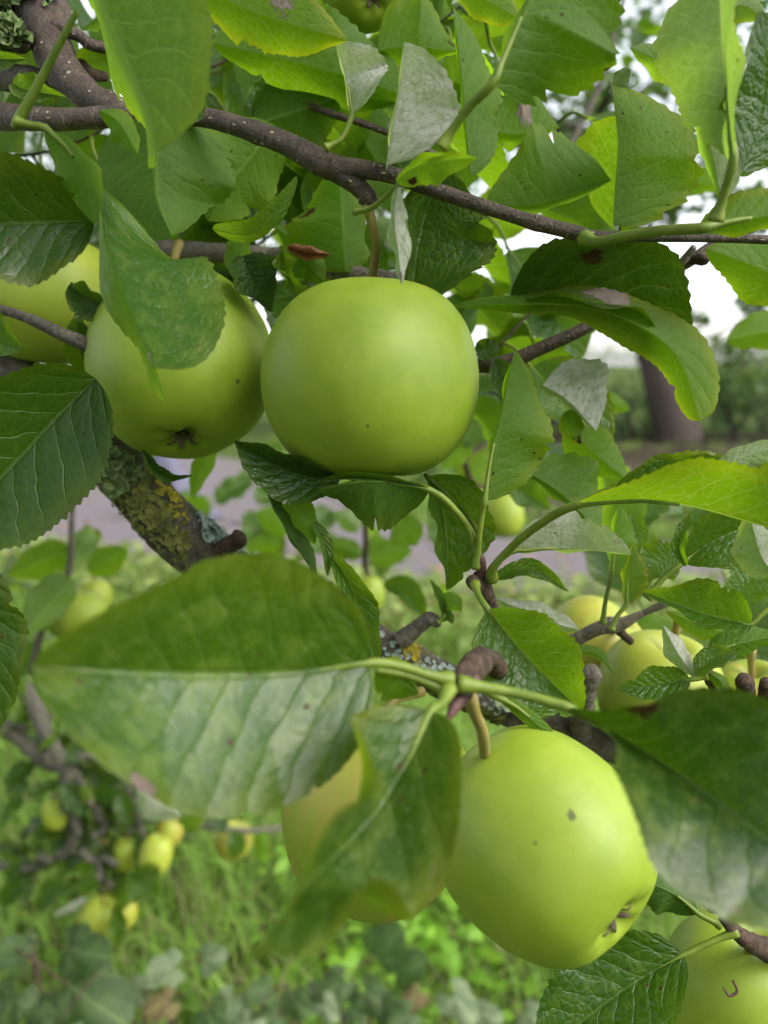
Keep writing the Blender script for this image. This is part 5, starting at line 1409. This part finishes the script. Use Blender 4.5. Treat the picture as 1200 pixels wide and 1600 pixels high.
gd = lambda px, py: G(px, py)
def at(px, py, dist):
    """point at a given ground distance (world y) seen at a photo pixel"""
    v = RIGHT * ((px - 600) / F) + UP * ((800 - py) / F) + FWD
    return EYE + v * (dist / v.y)
b = gd(1062, 692); D = b.y
tr = [Vector((b.x, b.y, -.05)), at(1050, 640, D), at(1030, 575, D), at(1000, 470, D), at(960, 330, D), at(935, 220, D)]
rs = np.random.default_rng(5)
cr = []
for (px, py, rr) in [(900, 60, 1.0), (780, 120, .9), (700, 200, .8), (860, 180, .8), (960, 120, .8), (1060, 190, .9), (1120, 90, 1.1), (1190, 190, 1.0), (1080, 270, .55), (830, 280, .6), (1000, -80, 1.3), (1180, -60, 1.2),
                     (760, -60, 1.2), (600, 60, 1.1), (560, 220, .9), (640, 330, .7), (1180, 330, .35), (1010, 330, .4), (480, -30, 1.2), (940, 250, .5)]:
    q = at(px, py, D + rs.uniform(-1.6, 1.6)); cr.append((q.x, q.y, q.z, rr))
far_tree(Vector((b.x, b.y, 0)), tr, .40, cr, 'big leaning tree with a stout brown trunk beyond the flower bed', 21, 5200, .17)
# sparse boughs hanging into the white sky at the right
o2 = gd(1420, 690)
cr2 = []
for (px, py, rr) in [(1180, 470, .22), (1140, 545, .28), (1080, 500, .22), (1190, 600, .5), (1130, 610, .35), (1075, 545, .2), (1300, 480, .8), (1260, 380, .7), (1400, 300, 1.2), (1350, 560, .9)]:
    q = at(px, py, o2.y + rs.uniform(-.6, .6)); cr2.append((q.x, q.y, q.z, rr))
far_tree(Vector((o2.x, o2.y, 0)), [Vector((o2.x, o2.y, -.05)), Vector((o2.x, o2.y, 1.5)), Vector((o2.x + .2, o2.y, 3.2)), Vector((o2.x + .1, o2.y, 4.6))], .22, cr2, 'tree beyond the right edge with thin sprays of leaves against the white sky', 22, 1300, .13)
for i, (x, y, h, r) in enumerate([(-9, 22, 7.5, 1.9), (-4.5, 25, 8.5, 2.1), (0.5, 27, 8, 2.0), (-14, 18, 7, 1.9), (19, 30, 6.0, 1.6)]):
    rs = np.random.default_rng(90 + i)
    crn = [(x + rs.uniform(-1, 1) * r * 1.2, y + rs.uniform(-1, 1) * r, h * rs.uniform(.42, .95), r * rs.uniform(.4, .7)) for _ in range(14)]
    far_tree(Vector((x, y, 0)), [Vector((x, y, -.05)), Vector((x + .1, y, h * .25)), Vector((x, y, h * .55))], .25, crn,
             ['tree behind the left part of the path, first from the left', 'tree behind the path left of the middle', 'tree straight behind the middle apple', 'tree at the far left edge', 'tree far behind the shrubs at the right'][i], 40 + i, 2600, .22)
SH = [(2.0, 15.4, 2.6, 1.75, 0), (3.7, 16.2, 2.6, 1.7, 1), (5.6, 15.6, 2.8, 1.7, 0), (7.6, 16.0, 2.8, 1.9, 1), (0.2, 15.6, 2.6, 1.7, 1), (-1.8, 16.6, 2.8, 2.0, 0), (9.8, 17, 3, 2.2, 0), (-5, 18, 3, 2.2, 1), (-8.5, 18.5, 3.2, 2.2, 0),
      (2.9, 14.2, 1.5, .95, 2), (4.4, 14.0, 1.7, 1.0, 2), (6.2, 14.2, 1.7, 1.05, 2), (8.0, 14.4, 1.8, 1.1, 2), (1.4, 14.0, 1.4, .9, 2)]
SHL = ['pale green shrub left of the stout trunk', 'green shrub directly behind the stout trunk', 'pale green shrub right of the stout trunk', 'green shrub at the right edge of the row', 'green shrub second to the left of the stout trunk',
       'pale green shrub behind the middle apple', 'pale shrub beyond the right edge', 'green shrub behind the left apple', 'pale shrub behind the leftmost apple',
       'low dark shrub at the left foot of the stout trunk', 'low dark shrub at the right foot of the stout trunk', 'low dark shrub in front of the pale one at the right', 'low dark shrub nearest the right edge', 'low dark shrub seen through the leaves left of the trunk']
for i, (x, y, w, h, k) in enumerate(SH):
    shrub(x, y, w, h, SHL[i], [M_SHRUB, M_SHRUB, M_DARKSHRUB][k], 60 + i, 1500 if k < 2 else 900)

# unseen trees and clipped greenery added behind the camera to block low sky
for i, (x, y, h, r) in enumerate([(-7, -9, 7.5, 2.2), (-1.5, -11, 8.5, 2.4), (4.5, -12, 7.0, 2.0)]):
    rs = np.random.default_rng(190 + i)
    crn = [(x + rs.uniform(-1, 1) * r * 1.2, y + rs.uniform(-1, 1) * r, h * rs.uniform(.35, .95), r * rs.uniform(.4, .7)) for _ in range(14)]
    far_tree(Vector((x, y, 0)), [Vector((x, y, -.05)), Vector((x + .1, y, h * .25)), Vector((x, y, h * .55))], .25, crn,
             ['tree behind the photographer at the left', 'tree straight behind the photographer', 'tree behind the photographer at the right'][i], 140 + i, 2600, .22, 'trees behind the photographer')
rs = np.random.default_rng(7)
n = 9000
hx = rs.uniform(-9, 9, n)
hb = empty('hedge', (0, -3.6, 0))  # unseen, added so the near leaves reflect less sky
tag(hb, 'long clipped hedge behind the photographer', 'hedge')
cc = np.stack([hx, -3.6 + rs.uniform(-.5, .5, n), rs.uniform(0.03, 2.5, n)], 1)
scatter_leaves('foliage', cc, rs.uniform(.07, .14, n), M_DARKSHRUB, 8, .6, None, hb, (0, -3.6, 0))
for k in range(10):
    v, fc, uv = tube([Vector((-8.5 + 1.9 * k, -3.6, -.02)), Vector((-8.4 + 1.9 * k, -3.55, 1.0)), Vector((-8.5 + 1.9 * k, -3.6, 2.2))], [.04, .03, .01], 7, 8, .05)
    mesh_obj('stem', v, fc, M_TRUNK, hb, (0, -3.6, 0), uv)
